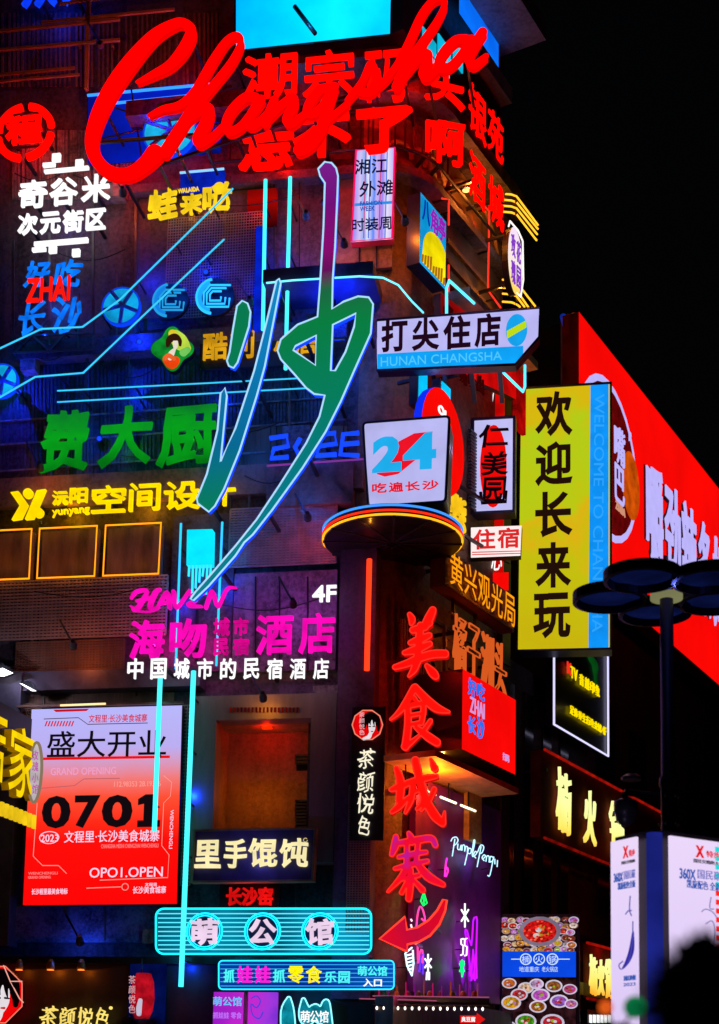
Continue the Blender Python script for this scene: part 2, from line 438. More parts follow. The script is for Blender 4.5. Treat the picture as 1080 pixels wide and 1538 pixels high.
for (y0, y1) in ((1127, 1146), (1196, 1250)):
    mb = MB()
    n = int((y1 - y0) / 5)
    for i in range(n): bld.box('', (437, y0 + i * 5, 461, y0 + i * 5 + 3), -.5, -.35, STEEL, mb=mb)
    bld.box('', (437, y0 - 2, 461, y1 + 2), -.6, -.52, BLACK, mb=mb); bld.part('louvre', mb)
# bands, ledges, pilasters
def band(name, b, d, m, d0=0.0):
    bld.off = d; o = bld.box(name, b, d0 - d, 0, m); bld.off = 0
    return o
band('cornice', (345, 172, 520, 196), .5, CONC2); band('ledge', (-60, 520, 520, 546), .32, CONC2)
band('fascia', (-60, 722, 545, 764), .2, BROWN); band('ledge', (-60, 1012, 300, 1040), .45, D('purple grey steel', (.1, .085, .13), .5, .4))
band('ledge', (-60, 1436, 560, 1446), .5, BLACK); band('pilaster', (505, 775, 560, 1500), .55, D('dark violet render', (.1, .06, .13), .7, 0, .5, 1.4, True, .2))
band('pilaster', (256, 775, 350, 1010), .12, CONC2); band('panel', (350, 862, 505, 1010), .16, D('mottled mauve render', (.2, .13, .19), .85, 0, .8, 1.2, True, .3))
band('panel', (500, 256, 590, 408), .1, BROWN); band('panel', (205, 300, 395, 480), .12, CONC2)
band('panel', (0, 1360, 235, 1415), .15, D('flaking blue grey wall', (.14, .16, .26), .8, 0, .8, 2.2, False, .3)); band('pilaster', (-40, 1010, 22, 1420), .5, D('purple grey steel', (.1, .085, .13), .5, .4))
band('panel', (400, 700, 530, 762), .28, BROWN)
bld.off = .36; bld.poly('gable_ornament', [[(462, 757), (495, 716), (528, 755)]], -.08, 0, BROWN); bld.off = 0
band('soffit', (395, 405, 560, 424), 1.1, D('navy soffit', (.06, .06, .13), .6, .1))
def grille(b, nx, ny, d, m, t=.022):
    bld.off = d; d = 0; mb = MB(); q = bld.quad(b)
    for i in range(nx + 1):
        a, c = bld.wq(q, i / nx, 0, d), bld.wq(q, i / nx, 1, d); mb.beam(a, c, t, t, m, NA)
    for j in range(ny + 1):
        a, c = bld.wq(q, 0, j / ny, d + .012), bld.wq(q, 1, j / ny, d + .012); mb.beam(a, c, t, t, m, NA)
    bld.part('grille', mb); bld.off = 0
MESH = D('dull mesh metal', (.42, .3, .25), .6, .3, .3, 3)
grille((345, 766, 505, 852), 26, 22, .2, MESH, .035); grille((-20, 876, 250, 962), 46, 18, .2, MESH, .034); grille((24, 966, 186, 1012), 34, 12, .2, RUST, .03)
grille((250, 330, 392, 480), 36, 36, .25, MESH, .014); grille((25, 1058, 60, 1110), 10, 14, .3, RUST, .03); grille((268, 1060, 290, 1330), 5, 50, .3, MESH, .018)
grille((522, 1180, 556, 1400), 8, 60, .62, MESH, .02)
mb = MB()
for i in range(14): mb.beam(A.P(-10, 1003 + i * 3, .3), A.P(22, 1002 + i * 3, .3), .02, .02, STEEL)
for x, y0, y1, d in ((75, 350, 520, .3), (20, 360, 525, .3), (140, 290, 530, .3), (118, 440, 530, .3), (204, 300, 520, .2), (560, 0, 60, .3)):
    mb.beam(A.P(x, y0, d), A.P(x, y1, d), .05, .05, STEEL)
for (x0, y0, x1, y1) in ((22, 530, 72, 480), (72, 530, 118, 478), (22, 478, 75, 528), (22, 505, 140, 500), (20, 530, 140, 525)): mb.beam(A.P(x0, y0, .35), A.P(x1, y1, .35), .04, .04, STEEL)
bld.part('truss', mb)
RAIL = D('orange brown rail', (.5, .22, .1), .6, 0, .3, 3)
mb = MB()   # brown scaffold rails at the top
for (x0, y0, x1, y1, w) in ((-10, 48, 180, 29, .09), (62, 34, 262, 14, .08), (-10, 76, 180, 60, .09), (-10, 113, 112, 102, .08), (-10, 124, 60, 116, .07), (50, 118, 120, 112, .07), (90, 6, 150, -2, .07)):
    mb.beam(A.P(x0, y0, .7), A.P(x1, y1, .7), w * .65, w * .65, RAIL)
mb.beam(A.P(134, -30, .66), A.P(130, 135, .66), .09, .07, RAIL)
for x in (10, 60, 120, 170, 215): mb.beam(A.P(x, 70, .7), A.P(x, 73, 0), .05, .05, RUST)
bld.part('scaffold_rail', mb)
for k in range(26):      # conduits and cables
    mb = MB(); x = random.uniform(20, 500); y = random.uniform(240, 1380); L = random.uniform(40, 170)
    if 290 < x < 500 and 1000 < y + L < 1290: continue
    mb.tube([A.P(x, y, .14), A.P(x, y + L, .14)], random.choice((.018, .025, .035)), random.choice((STEEL, BLACK, RUST))); bld.part('conduit', mb)
for k in range(14):
    mb = MB(); x = random.uniform(0, 420); y = random.uniform(260, 1000); L = random.uniform(60, 180)
    pts = [(x + L * t, y - L * .06 * t + 14 * math.sin(math.pi * t)) for t in [i / 8 for i in range(9)]]
    mb.tube([A.P(a, b, .3) for a, b in pts], .012, BLACK); bld.part('cable', mb)
mb = MB()   # cladding joints on the brown wall and mauve panels
for x in (384, 420, 462): mb.beam(A.P(x, 866, .18), A.P(x, 1008, .18), .02, .03, BLACK)
for x in (70, 110, 150, 206): mb.beam(A.P(x, 612, .05), A.P(x, 722, .05), .03, .03, BLACK)
for x in (412, 450, 540, 566): mb.beam(A.P(x, 262, .14), A.P(x, 404, .14), .025, .03, BLACK)
for y in (625, 660, 700): mb.beam(A.P(0, y + 8, .06), A.P(520, y - 30, .06), .03, .03, CONC)
bld.part('cladding_joint', mb)
for (x0, y0, x1, y1, d, m, st) in ((-30, 548, 505, 720, .03, CONC2, 9), (20, 196, 200, 300, .03, CONC, 7), (-30, 20, 330, 130, .03, BROWN, 11), (26, 1040, 262, 1062, .1, RUST, 4), (350, 640, 520, 720, .05, RUST, 6)):      # ribbed cladding
    mb = MB(); x = x0
    while x < x1: mb.beam(A.P(x, y0, d - .02), A.P(x, y1, d - .02), .03, .05, m); x += st * .6 * random.choice((.9, 1, 1.1, 1.6))
    bld.part('cladding', mb)
for (x, y, w, h) in ((150, 270, 34, 26), (424, 640, 40, 30), (66, 640, 30, 22), (478, 470, 40, 44), (470, 1030, 46, 12), (214, 1395, 30, 22), (30, 540, 22, 16), (520, 1110, 14, 30)):      # electrical boxes
    bld.off = .3; bld.box('junction_box', (x, y, x + w, y + h), -.3, 0, random.choice((STEEL, RUST, CONC))); bld.off = 0
# curved top storey with arches on the corner
bB = Thing.__new__(Thing); bB.pl, bB.off, bB.root = B, 0, bld.root
def arcpath(z, out, u0=-6.0, u1=UE):
    pts = [A.W(u0, z, out)]
    a, b, c3 = A.W(uc, z, out), (CORNER + NA * out + NB * out), B.W(RAD, z, out); b = Vector((b.x, b.y, z))
    pts += [a.lerp(b, t).lerp(b.lerp(c3, t), t) for t in [i / 10 for i in range(11)]] + [B.W(u1, z, out)]
    return pts
def ledge_sweep(name, z0, z1, out0, out1, m, u0=-6.0):
    mb = MB(); P0, P1, P2, P3 = arcpath(z0, out0, u0), arcpath(z0, out1, u0), arcpath(z1, out1, u0), arcpath(z1, out0, u0); n = len(P0)
    mb.add(P0 + P1 + P2 + P3, [(k * n + i, k * n + i + 1, ((k + 1) % 4) * n + i + 1, ((k + 1) % 4) * n + i) for k in range(4) for i in range(n - 1)] + [(0, n, 2 * n, 3 * n), (n - 1, 4 * n - 1, 3 * n - 1, 2 * n - 1)], m)
    return bld.part(name, mb)
zc = A.uv(580, 170)[1]; zd = A.uv(580, 250)[1]; ze = A.uv(580, 262)[1]
ledge_sweep('cornice', zc, zc + .35, 0, .7, CONC2); ledge_sweep('cornice', ze - .1, ze + .08, 0, .3, CONC2)
mb = MB()
for z in (zc - .15, zd + .2):
    P = arcpath(z, .35, -4.2); mb.tube(P, .035, BLACK)
P = arcpath(zc - .1, .35, -4.2); Q = arcpath(zd + .2, .35, -4.2)
for i in range(len(P)): mb.beam(P[i], Q[i], .04, .04, BLACK)
for k in range(9): mb.beam(A.W(-4.2 + k * .42, zc - .1, .35), A.W(-4.2 + k * .42, zd + .2, .35), .035, .035, BLACK)
bld.part('sign_rack', mb)
mb = MB(); GOLD = D('old gold moulding', (.5, .3, .12), .5, .3, .3)
for i in (4, 7, 9):
    c0 = arc[i]; nn = (NA * (1 - i / 10) + NB * (i / 10)).normalized(); tt = Vector((-nn.y, nn.x, 0))
    mb.tube([Vector((c0.x, c0.y, zd + .25)) + nn * .1 + tt * (.28 * math.cos(a)) + Vector((0, 0, .32 * math.sin(a))) for a in [math.pi * k / 10 for k in range(11)]], .05, GOLD)
bld.part('arch_moulding', mb)
# arched window on the side face
uA = B.uv(668, 300)[0]; uB = B.uv(745, 400)[0]; zT, zS, zB_ = B.uv(700, 280)[1], B.uv(668, 312)[1], B.uv(668, 446)[1]
mb = MB(); um = (uA + uB) / 2
arch = [B.W(uA, zB_, .03), B.W(uB, zB_, .03), B.W(uB, zS, .03)] + [B.W(um + (uB - um) * math.cos(a), zS + (zT - zS) * math.sin(a) ** .8, .03) for a in [math.pi * k / 12 for k in range(1, 12)]] + [B.W(uA, zS, .03)]
mb.add(arch, [tuple(range(len(arch)))], D('brown shutters', (.14, .08, .05), .5, 0, .5, 2)); win = bld.part('arched_window', mb)
mb = MB(); mb.tube(arch[2:], .06, GOLD)
for k in range(3): mb.beam(B.W(uA, zB_ + .35 + k * .45, .06), B.W(uB, zB_ + .35 + k * .45, .06), .08, .1, RUST)
bld.part('window_frame', mb, win)
mb = MB(); mb.hexa([B.W(RAD, zB_ - .5, .02), B.W(UE, zB_ - .5, .02), B.W(UE, zB_ - .5, .9), B.W(RAD, zB_ - .5, .9), B.W(RAD, zB_ - .32, .02), B.W(UE, zB_ - .32, .02), B.W(UE, zB_ - .32, .9), B.W(RAD, zB_ - .32, .9)], D('ochre ledge', (.5, .3, .14), .7)); bld.part('window_ledge', mb)
# projecting eave
ue, ze_ = B.uv(755, 84, .3)
u9 = B.uv(700, 4, .3)[0]; lo, hi = .3, 3.0
for _ in range(30):
    mid = (lo + hi) / 2; p = B.W(ue, ze_, mid); q = RM.transposed() @ (p - CAM)
    if PX - F * q.x / q.z < 820: lo = mid
    else: hi = mid
mb = MB(); mb.hexa([B.W(-3, ze_, .2), B.W(ue, ze_, .2), B.W(ue, ze_, lo), B.W(-3, ze_, lo), B.W(-3, ze_ + .5, .2), B.W(ue, ze_ + .5, .2), B.W(ue, ze_ + .5, lo), B.W(-3, ze_ + .5, lo)], GREYL)
mb.hexa([B.W(2, ze_ - 1.3, .02), B.W(ue, ze_ - 1.3, .02), B.W(ue, ze_ - 1.3, .55), B.W(2, ze_ - 1.3, .55), B.W(2, ze_ - .9, .02), B.W(ue, ze_ - .9, .02), B.W(ue, ze_ - .9, .55), B.W(2, ze_ - .9, .55)], GREYL)
bld.part('eave', mb)
# lower side face: louvred wall, purple shop wall, soffit, posts
def bbox(name, b, d0, d1, m): return bB.box(name, b, d0, d1, m)
bbox('shop_wall', (612, 1165, 742, 1490), .02, .16, PURPW)
bbox('pilaster', (745, 470, 757, 1500), .02, .16, D('black timber', (.03, .02, .02), .6))
mb = MB()
for i in range(24): bB.box('', (700, 645 + i * 5, 724, 648 + i * 5), .05, .12, STEEL, mb=mb)
bld.part('louvre', mb)
mb = MB()
for x, y0, y1 in ((668, 560, 830), (681, 880, 930), (714, 890, 1010)  , (668, 940, 1120)): mb.beam(B.P(x, y0, .5), B.P(x, y1, .5), .07, .07, STEEL)
for y in (700, 770, 845, 925, 1025): mb.beam(B.P(640, y, .3), B.P(765, y + 75, .3), .06, .06, BLACK)
bld.part('sign_rack', mb)
mb = MB(); 
for k in range(30): bB.box('', (598 + (k % 10) * 4.0, 930 + (k // 10) * 62, 600 + (k % 10) * 4.0, 988 + (k // 10) * 62), .04, .08, RUST, mb=mb)
bld.part('grille', mb)
# shopfront at the foot
bbox('shop_counter', (560, 1496, 760, 1760), .02, .4, D('ribbed dark counter', (.1, .07, .06), .5, 0, .5, 6, True))
band('shopfront', (-60, 1440, 560, 1750), .3, D('near black shopfront', (.03, .022, .02), .5))
print('building done')
# ================================================================== neon tubes on the main face
TUBE = '#48f4ff'; CYB = '#19a8ff'
def tube_thing(label, paths, h, s, r, off, smooth=0, pl=A, group='bare cyan neon tubes', glow=None, clips=True, name='neon_tube', cat='neon tube'):
    t = Thing(name, label, cat, pl, off, paths[0][0], group)
    t.tubes('glass_tube', paths, r, E(h, s, 0), 0, smooth)
    if clips:
        for p in paths:
            for i in range(len(p) - 1):
                n = max(1, int(math.hypot(p[i + 1][0] - p[i][0], p[i + 1][1] - p[i][1]) / 70))
                for k in range(n):
                    q = (k + .5) / n; x, y = p[i][0] + (p[i + 1][0] - p[i][0]) * q, p[i][1] + (p[i + 1][1] - p[i][1]) * q
                    mb = MB(); mb.beam(t.P(x, y, -.01), t.P(x, y, -off), .03, .03, BLACK); t.part('clip', mb)
    if glow:
        for x, y, w in glow: t.lamp(x, y, -off * .4, '#0830ff' if h[1] < '8' else h, w * (3 if h[1] < '8' else 1))
    return t
T1 = '#3cccff'
tube_thing('long cyan neon line bent upward past the yellow frog-restaurant lettering', [[(-6, 526), (62, 494), (124, 491), (180, 450), (350, 283)]], T1, 1.05, .02, .62, glow=[(60, 494, 3), (220, 405, 3)])
tube_thing('cyan neon line running below its parallel twin and under the round fan signs', [[(-6, 600), (53, 566), (125, 560), (230, 460), (337, 359)]], T1, 1.05, .02, .6, glow=[(90, 562, 4), (260, 430, 4)])
tube_thing('upper of two level cyan neon lines over the green lettering', [[(86, 587), (320, 575), (470, 567)]], T1, 1.0, .016, .45, glow=[(200, 581, 4)])
tube_thing('lower of two level cyan neon lines over the green lettering', [[(86, 604), (330, 590), (480, 582)]], T1, 1.0, .016, .45, glow=[(330, 590, 3)])
tube_thing('upright cyan tube hanging beside the giant outlined character, shorter of the pair', [[(399, 270), (395, 496)]], TUBE, 1.4, .04, .7, glow=[(397, 380, 4)])
tube_thing('long upright cyan tube passing behind the giant outlined character', [[(436, 266), (429, 555)]], TUBE, 1.4, .04, .7, glow=[(432, 400, 4)])
tube_thing('thin cyan neon line following the rim of the navy soffit', [[(400, 425), (440, 421), (540, 415), (575, 417), (598, 428), (618, 452), (636, 470)]], '#6fe9ff', 1.6, .019, 1.14, clips=False, glow=[(520, 430, 3)])
tube_thing('cyan tube crossing the red opening poster from the white hotel line', [[(241, 1016), (232, 1248)]], TUBE, 1.4, .05, .72, glow=[(236, 1120, 2)])
tube_thing('longest cyan tube, dropping past the poster edge and across the striped cyan sign', [[(291, 1008), (272, 1482)]], TUBE, 1.4, .052, .8, glow=[(283, 1190, 3), (274, 1450, 3)])
tube_thing('slim blue tube beside the glowing jellyfish panel, poster side', [[(272, 786), (264, 1005)]], '#2bb4ff', 1.6, .024, .5, glow=[(268, 900, 3)])
tube_thing('slim blue tube beside the glowing jellyfish panel, dark mesh side', [[(334, 784), (325, 1000)]], '#2bb4ff', 1.6, .024, .5, glow=[(330, 880, 3)])
tube_thing('single red tube standing on the dark violet corner pilaster', [[(555, 840), (551, 1007)]], '#ff3a18', 1.6, .055, .68, group='bare red neon tubes', glow=[(553, 925, 4)])
# ================================================================== red script
LW = 15
cs = [
 [(206, 123, 3), (230, 111, 9), (255, 97, 14), (275, 74, 18), (287, 48, 17), (278, 35, 13), (262, 35, 14), (228, 56, 20), (187, 104, 27), (155, 155, 26), (138, 205, 22), (144, 238, 21), (165, 258, 20), (193, 261, 21), (216, 247, 24), (232, 230, 30)],
 [(224, 173, 4), (245, 163, 9), (270, 157, 12), (293, 136, 14), (320, 90, 14), (341, 60, 11), (357, 53, 10), (361, 66, 10), (347, 94, 12), (318, 130, 13), (292, 160, 18), (268, 196, 20), (247, 228, 20)],
 [(252, 214, 10), (274, 186, 13), (300, 165, 16), (314, 163, 17), (310, 182, 20), (298, 205, 20), (300, 214, 16), (318, 205, 10), (336, 188, 9)],
 [(384, 146, 15), (368, 146, 15), (348, 165, 15), (339, 186, 15), (345, 197, 14), (362, 189, 12), (380, 166, 12), (392, 149, 14)], [(392, 149, 15), (376, 174, 15), (373, 187, 13), (384, 187, 10), (399, 172, 9), (412, 155, 10)],
 [(412, 150, 14), (398, 184, 15)], [(402, 178, 10), (424, 156, 12), (440, 147, 15), (440, 160, 15), (430, 179, 14), (438, 186, 11), (458, 170, 9)],
 [(497, 132, 14), (481, 134, 14), (465, 154, 14), (461, 168, 13), (472, 170, 12), (488, 154, 12), (501, 133, 14)], [(502, 130, 15), (491, 165, 16), (483, 194, 17), (468, 217, 14), (450, 228, 11), (446, 222, 9), (462, 205, 8), (492, 180, 8), (522, 155, 8)],
 [(522, 150, 8), (544, 122, 10), (556, 96, 11), (562, 106, 15), (566, 122, 17), (556, 137, 15), (540, 138, 10)], [(560, 136, 8), (580, 118, 8), (598, 94, 9)],
 [(596, 98, 10), (614, 64, 13), (632, 24, 12), (648, 2, 9), (662, -4, 8), (668, 6, 8), (656, 32, 10), (634, 64, 13), (612, 98, 17), (596, 130, 18)],
 [(600, 122, 10), (622, 93, 13), (641, 80, 15), (642, 94, 16), (635, 110, 15), (642, 116, 12), (658, 102, 9)],
 [(700, 58, 14), (684, 60, 14), (667, 77, 15), (659, 94, 15), (666, 103, 13), (682, 94, 12), (698, 74, 12), (708, 58, 13)], [(725, 48, 16), (712, 68, 17), (704, 88, 16), (712, 97, 12), (730, 84, 8)],
]
t = Thing('script_sign', 'huge red handwritten script sign with a capital C across the top', 'neon sign', A, 1.7, (440, 200))
lp = brush([[(x, y, w * (.8 if i < 1 else .7)) for x, y, w in st] for i, st in enumerate(cs)], .9)
t.poly('lettering', lp, -.16, 0, E('#ff0000', 2.2, .15, 1.5), E('#e00000', 1.2, 0))
t.tubes('lettering_edge', [l for l in lp if len(l) > 14], .02, E('#ff0000', 1.6, 0), 0, closed=True)
mb = MB()
for x, y in ((150, 150), (180, 258), (232, 232), (260, 212), (300, 200), (345, 180), (372, 186), (400, 170), (468, 165), (490, 150), (560, 120), (605, 110), (640, 100), (700, 80), (285, 50), (345, 70)): mb.beam(t.P(x, y, -.17), t.P(x, y, -1.6), .05, .05, BLACK)
for a, b in (((140, 205), (372, 186)), ((232, 240), (468, 160)), ((372, 176), (605, 112)), ((560, 130), (712, 74)), ((232, 150), (345, 120))): mb.beam(t.P(*a, -.2), t.P(*b, -.2), .05, .06, BLACK)
t.part('bracket', mb)
for x, y, w in ((160, 190, 10), (270, 190, 8), (390, 170, 10), (500, 160, 8), (620, 90, 8), (240, 60, 6)): t.lamp(x, y, -.9, '#ff1004', w * 1.6, .2)
# ================================================================== giant outlined character
main = [(488, 243.5), (478, 254), (481, 265), (488, 275), (486, 340), (481, 425), (477, 476), (447, 488), (422, 510), (417, 527), (422, 540), (443, 563), (460, 583), (472, 592), (488, 594), (480, 626), (460, 666), (420, 729), (386, 780), (354, 820), (317, 863), (294, 889), (286, 900), (291, 902), (314, 880), (354, 834.5), (367, 815), (380, 803), (409, 766), (454.5, 703), (489, 649), (512, 603), (532, 557), (557, 501), (560.5, 457), (554, 447), (538, 445.5), (516, 453.5), (499, 464.5), (500, 419), (503.5, 372), (507, 293), (508, 265), (505, 253), (498, 245)]
h1 = [(475, 504), (444, 520), (440.5, 526), (474, 549)]; h2 = [(535, 471), (500, 488), (497, 557), (503.5, 557), (519, 529), (532, 491)]
dot = [(364, 452), (356, 460), (350, 495), (345, 529), (341, 542), (344, 550), (351, 553), (357, 545), (374, 491), (376.5, 469), (372, 456)]
tick = [(338, 583), (331.5, 591), (327, 646), (311, 712), (296, 749), (297, 756), (314, 769), (323, 760), (337, 734), (360, 677), (386, 594), (398, 550), (422, 426), (419.5, 419), (415.5, 422), (401, 482), (382, 557), (354, 643), (331.5, 694), (341, 595)]
t = Thing('character_sign', 'giant outlined brush character in purple, green and teal with glowing edges', 'neon sign', A, 1.35, (420, 900))
zl, zh = t.pl.uv(420, 900, 1.35)[1], t.pl.uv(490, 244, 1.35)[1]; oz = t.root.location.z
GRD = ramp_glow('character face', [(0, '#0a7d8f'), (.28, '#087a86'), (.45, '#087f60'), (.62, '#0a8042'), (.7, '#1d6a44'), (.745, '#66105c'), (.8, '#8c0c72'), (.9, '#74107a'), (1, '#7c2090')], .95, 'Z', zl - oz, zh - oz, .06)
GR2 = ramp_glow('character dot face', [(0, '#0a7a80'), (.35, '#0b7d6a'), (.62, '#0a8050'), (1, '#0a7470')], .9, 'Z', zl - oz, zh - oz, .06)
GR3 = ramp_glow('character stroke face', [(0, '#0a8060'), (.22, '#0a8062'), (.36, '#0a6e9a'), (.55, '#0f7fc0'), (.75, '#1090d0'), (1, '#20a0e0')], .9, 'Z', zl - oz, zh - oz, .06)
SIDE = E('#0a3cff', 1.6, 0)
t.poly('main_stroke', [main, h1, h2], -.13, 0, GRD, SIDE); t.poly('dot_stroke', [dot], -.13, 0, GR2, SIDE); t.poly('tick_stroke', [tick], -.13, 0, GR3, SIDE)
t.tubes('neon_outline', [main, h1, h2, dot, tick], .019, E('#a8dcff', 1.05, 0), .01, closed=True)
t.struts([(484, 300), (484, 420), (455, 500), (545, 470), (500, 580), (460, 680), (400, 765), (330, 855), (362, 470), (350, 540), (330, 640), (310, 750), (385, 580), (415, 430)])
for x, y, w in ((480, 330, 4), (520, 520, 6), (440, 540, 5), (440, 720, 6), (350, 640, 6), (330, 830, 4), (370, 500, 4)): t.lamp(x, y, -.6, '#1060ff', w * 1.5, .15)
# ================================================================== upper red letters
RED = E('#ff0400', 1.7, .12); RED2 = E('#f40400', 1.15, .2)
t = Thing('red_letter_sign', 'upper row of thin red characters on the cornice under the blue screen', 'neon sign', A, .85, (540, 160), 'red letter rows round the corner')
t.text('lettering', [('潮', (366, 90, 447, 153)), ('宗', (457, 84, 533, 153)), ('码', (547, 84, 612, 160))], RED, .012, .1)
t.struts([(406, 120), (495, 120), (580, 120)]); t.lamp(430, 130, -.3, '#ff1000', 14); t.lamp(560, 130, -.3, '#ff1000', 14)
CP = Plane(Vector((arc[5].x, arc[5].y, 0)), DA + DB, NA + NB)
t = Thing('red_letter_sign', 'single thin red character on the rounded corner at the end of the script', 'neon sign', CP, .85, (665, 170), 'red letter rows round the corner'); t.text('lettering', [('头', [(636, 96), (690, 102), (696, 172), (636, 150)])], RED, .016, .1); t.struts([(660, 140), (680, 145)], reach=1.2)
t = Thing('red_letter_sign', 'single heavy red block character on the rounded corner, lower row', 'neon sign', CP, .85, (665, 255), 'red letter rows round the corner'); t.text('lettering', [('啊', [(638, 180), (696, 190), (695, 256), (638, 240)])], RED, .018, .08); t.struts([(655, 215), (682, 222)], reach=1.2)
t = Thing('red_letter_sign', 'pair of thin red characters on the side face behind the script tail', 'neon sign', B, .7, (728, 240), 'red letter rows round the corner')
t.text('lettering', [('银', (702, 118, 729, 190)), ('苑', (731, 156, 754, 222))], RED, .012, .03)
t.struts([(715, 170), (742, 195)], reach=.7)
t = Thing('red_letter_sign', 'lower row of heavy block red characters under the cornice facing the street', 'neon sign', A, .8, (500, 240), 'red letter rows round the corner')
t.text('lettering', [('忘', [(366, 202), (446, 196), (440, 254), (360, 262)]), ('不', (442, 181, 528, 242)), ('了', (536, 172, 620, 236))], RED, .042, .16)
t.struts([(405, 230), (485, 210), (578, 200)]); t.lamp(420, 230, -.4, '#ff1000', 8); t.lamp(570, 215, -.4, '#ff2000', 6)
t = Thing('red_letter_sign', 'heavy block red characters turning onto the side face above the arched window', 'neon sign', B, .75, (720, 330), 'red letter rows round the corner')
t.text('lettering', [('酒', (703, 222, 727, 292)), ('城', (732, 258, 755, 326))], RED, .016, .03)
t.struts([(715, 270), (745, 300)], reach=.75); t.lamp(670, 230, -.3, '#ff2000', 6)
# ================================================================== cyan screens at the top
t = Thing('led_screen', 'large cyan lit screen at the very top above the red script', 'screen', A, .45, (480, 70))
t.box('housing', [(352, -40), (602, -60), (602, 52), (352, 78)], -.3, .0, BLACK)
t.box('display', [(355, -40), (600, -60), (600, 49), (355, 75)], .0, .02, ramp_glow('cyan display', [(0, '#00a0ff'), (.35, '#00c8ff'), (.6, '#08e0ff'), (1, '#00b4ff')], 1.3, 'X', -2, 2, .5))
t.tubes('antenna', [[(447, 25), (478, 66)]], .05, BLACK, .3)
t.lamp(470, 60, .6, '#00a0ff', 14)
t = Thing('led_screen', 'blue lit screen strip turning the corner beneath the eave', 'screen', B, .35, (700, 60))
t.box('housing', (606, -45, 752, 45), -.3, .0, BLACK); t.box('display', (690, -60, 748, 20), .0, .03, ramp_glow('blue display', [(0, '#0050e0'), (.5, '#0a74ff'), (1, '#0038c0')], 1.0, 'Z', -1, 2, .5))
CYD = E('#10c8f0', 1.1, .3, 1.0)
for i, (x0, y0, x1, y1) in enumerate(((634, 40, 654, 62), (657, 50, 676, 78), (680, 60, 694, 92), (634, 68, 652, 86), (657, 84, 674, 96))): t.box('display', (x0, y0, x1, y1), .0, .03, CYD)
# blue panel and disc behind the script
t = Thing('light_box', 'dim blue lit panel behind the capital letter of the red script', 'light panel', A, .2, (232, 240))
t.box('panel', [(133, 146), (330, 129), (330, 225), (133, 245)], -.1, .03, ramp_glow('deep blue panel', [(0, '#07128a'), (.4, '#0620c8'), (.7, '#0424d8'), (1, '#03106a')], .8, 'X', -1.6, 1.8, .8))
t.tubes('edge_tube', [[(133, 146), (330, 128)], [(170, 158), (328, 142)]], .03, E('#2a7cff', 2, 0), .06); t.lamp(240, 200, .4, '#0830ff', 14)
mb = MB()
for a, b in (((150, 215), (300, 180)), ((150, 158), (300, 210)), ((200, 140), (215, 240))): t.tubes('', [[a, b]], .02, BLACK, .12, mb=mb)
t.part('wire', mb)
def fan(label, cx, cy, r, h='#10b4ff', off=.4, spokes=5, a0=20):
    t = Thing('fan_light', label, 'round light', A, off, (cx, cy + r), 'round blue fan lights')
    t.disc('disc', cx, cy, r, -.12, .0, E(h, 1.0, .35, 2.5), E('#0a40ff', 1.0, 0))
    mb = MB()
    for k in range(spokes):
        a = math.radians(a0 + 360 / spokes * k); t.tubes('', [[(cx + 3, cy), (cx + r * math.cos(a), cy + r * math.sin(a))]], .04, BLUEW, .04, mb=mb)
    t.part('spoke', mb); t.ring('rim', cx, cy, r, .02, E('#0a40e0', 1.0, 0), .02); t.lamp(cx, cy, .5, '#0850ff', 4)
    return t
fan('large cyan disc half hidden by the second letter of the red script', 255, 197, 37, '#20c4ff', spokes=6)
fan('spoked cyan disc crossed by a slanted neon line', 182, 460, 27, '#12b0f4')
fan('spoked cyan disc cut by the picture edge beneath the lattice truss', 2, 572, 24, '#14c0ff')
def circuit(label, cx, cy, r, s):
    t = Thing('maze_light', label, 'round light', A, .4, (cx, cy + r), 'round maze lights')
    t.disc('disc', cx, cy, r, -.1, 0, E('#0a2e90', .7, .6, 3), BLACK)
    mb = MB(); g = E('#28b0ff', s, 0)
    t.ring('', cx, cy, r * .92, .03, g, .04, a0=100, a1=260, mb=mb); t.ring('', cx, cy, r * .78, .045, E('#1890ff', s, 0), .03, a0=110, a1=250, mb=mb)
    for k in (.25, .42, .58):
        R = r * k; t.tubes('', [[(cx + R * 1.5, cy - R), (cx - R * .4, cy - R), (cx - R, cy - R * .3), (cx - R, cy + R), (cx + R * 1.3, cy + R), (cx + R * 1.4, cy + R * .2)]], .022, g, .04, mb=mb)
    t.part('maze_tube', mb); t.lamp(cx, cy, .4, '#0a50ff', 3)
circuit('round blue maze light beside the tip of the giant outlined character', 323, 446, 28, 1.5)
circuit('dimmer round maze light under the lower slanted neon line', 256, 452, 26, .8)
t = Thing('light_strip', 'small blue light box over the yellow frog-restaurant lettering', 'light panel', A, .3, (306, 285)); t.box('panel', [(272, 264), (338, 258), (338, 282), (272, 288)], -.1, .05, E('#0a28d0', .8, .4)); t.tubes('edge_tube', [[(272, 263), (338, 257)]], .025, E('#7ab8ff', 1.5, 0), .08); t.lamp(306, 280, .3, '#0a30ff', 4)
t = Thing('light_strip', 'tall blue light box edge behind the upright cyan tubes', 'light panel', A, .3, (390, 490)); t.box('panel', (384, 345, 398, 500), -.1, .1, E('#0626d8', .9, .3)); t.lamp(380, 430, .2, '#0a30ff', 6)
t = Thing('light_strip', 'dull red light panel behind the upright cyan tubes', 'light panel', A, .2, (395, 340)); t.box('panel', (372, 288, 415, 340), -.1, .05, ramp_glow('red strip', [(0, '#3a0206'), (.6, '#b00804'), (1, '#5a0404')], .8, 'Z', 0, 1, .6)); t.lamp(395, 320, .3, '#ff1000', 3)
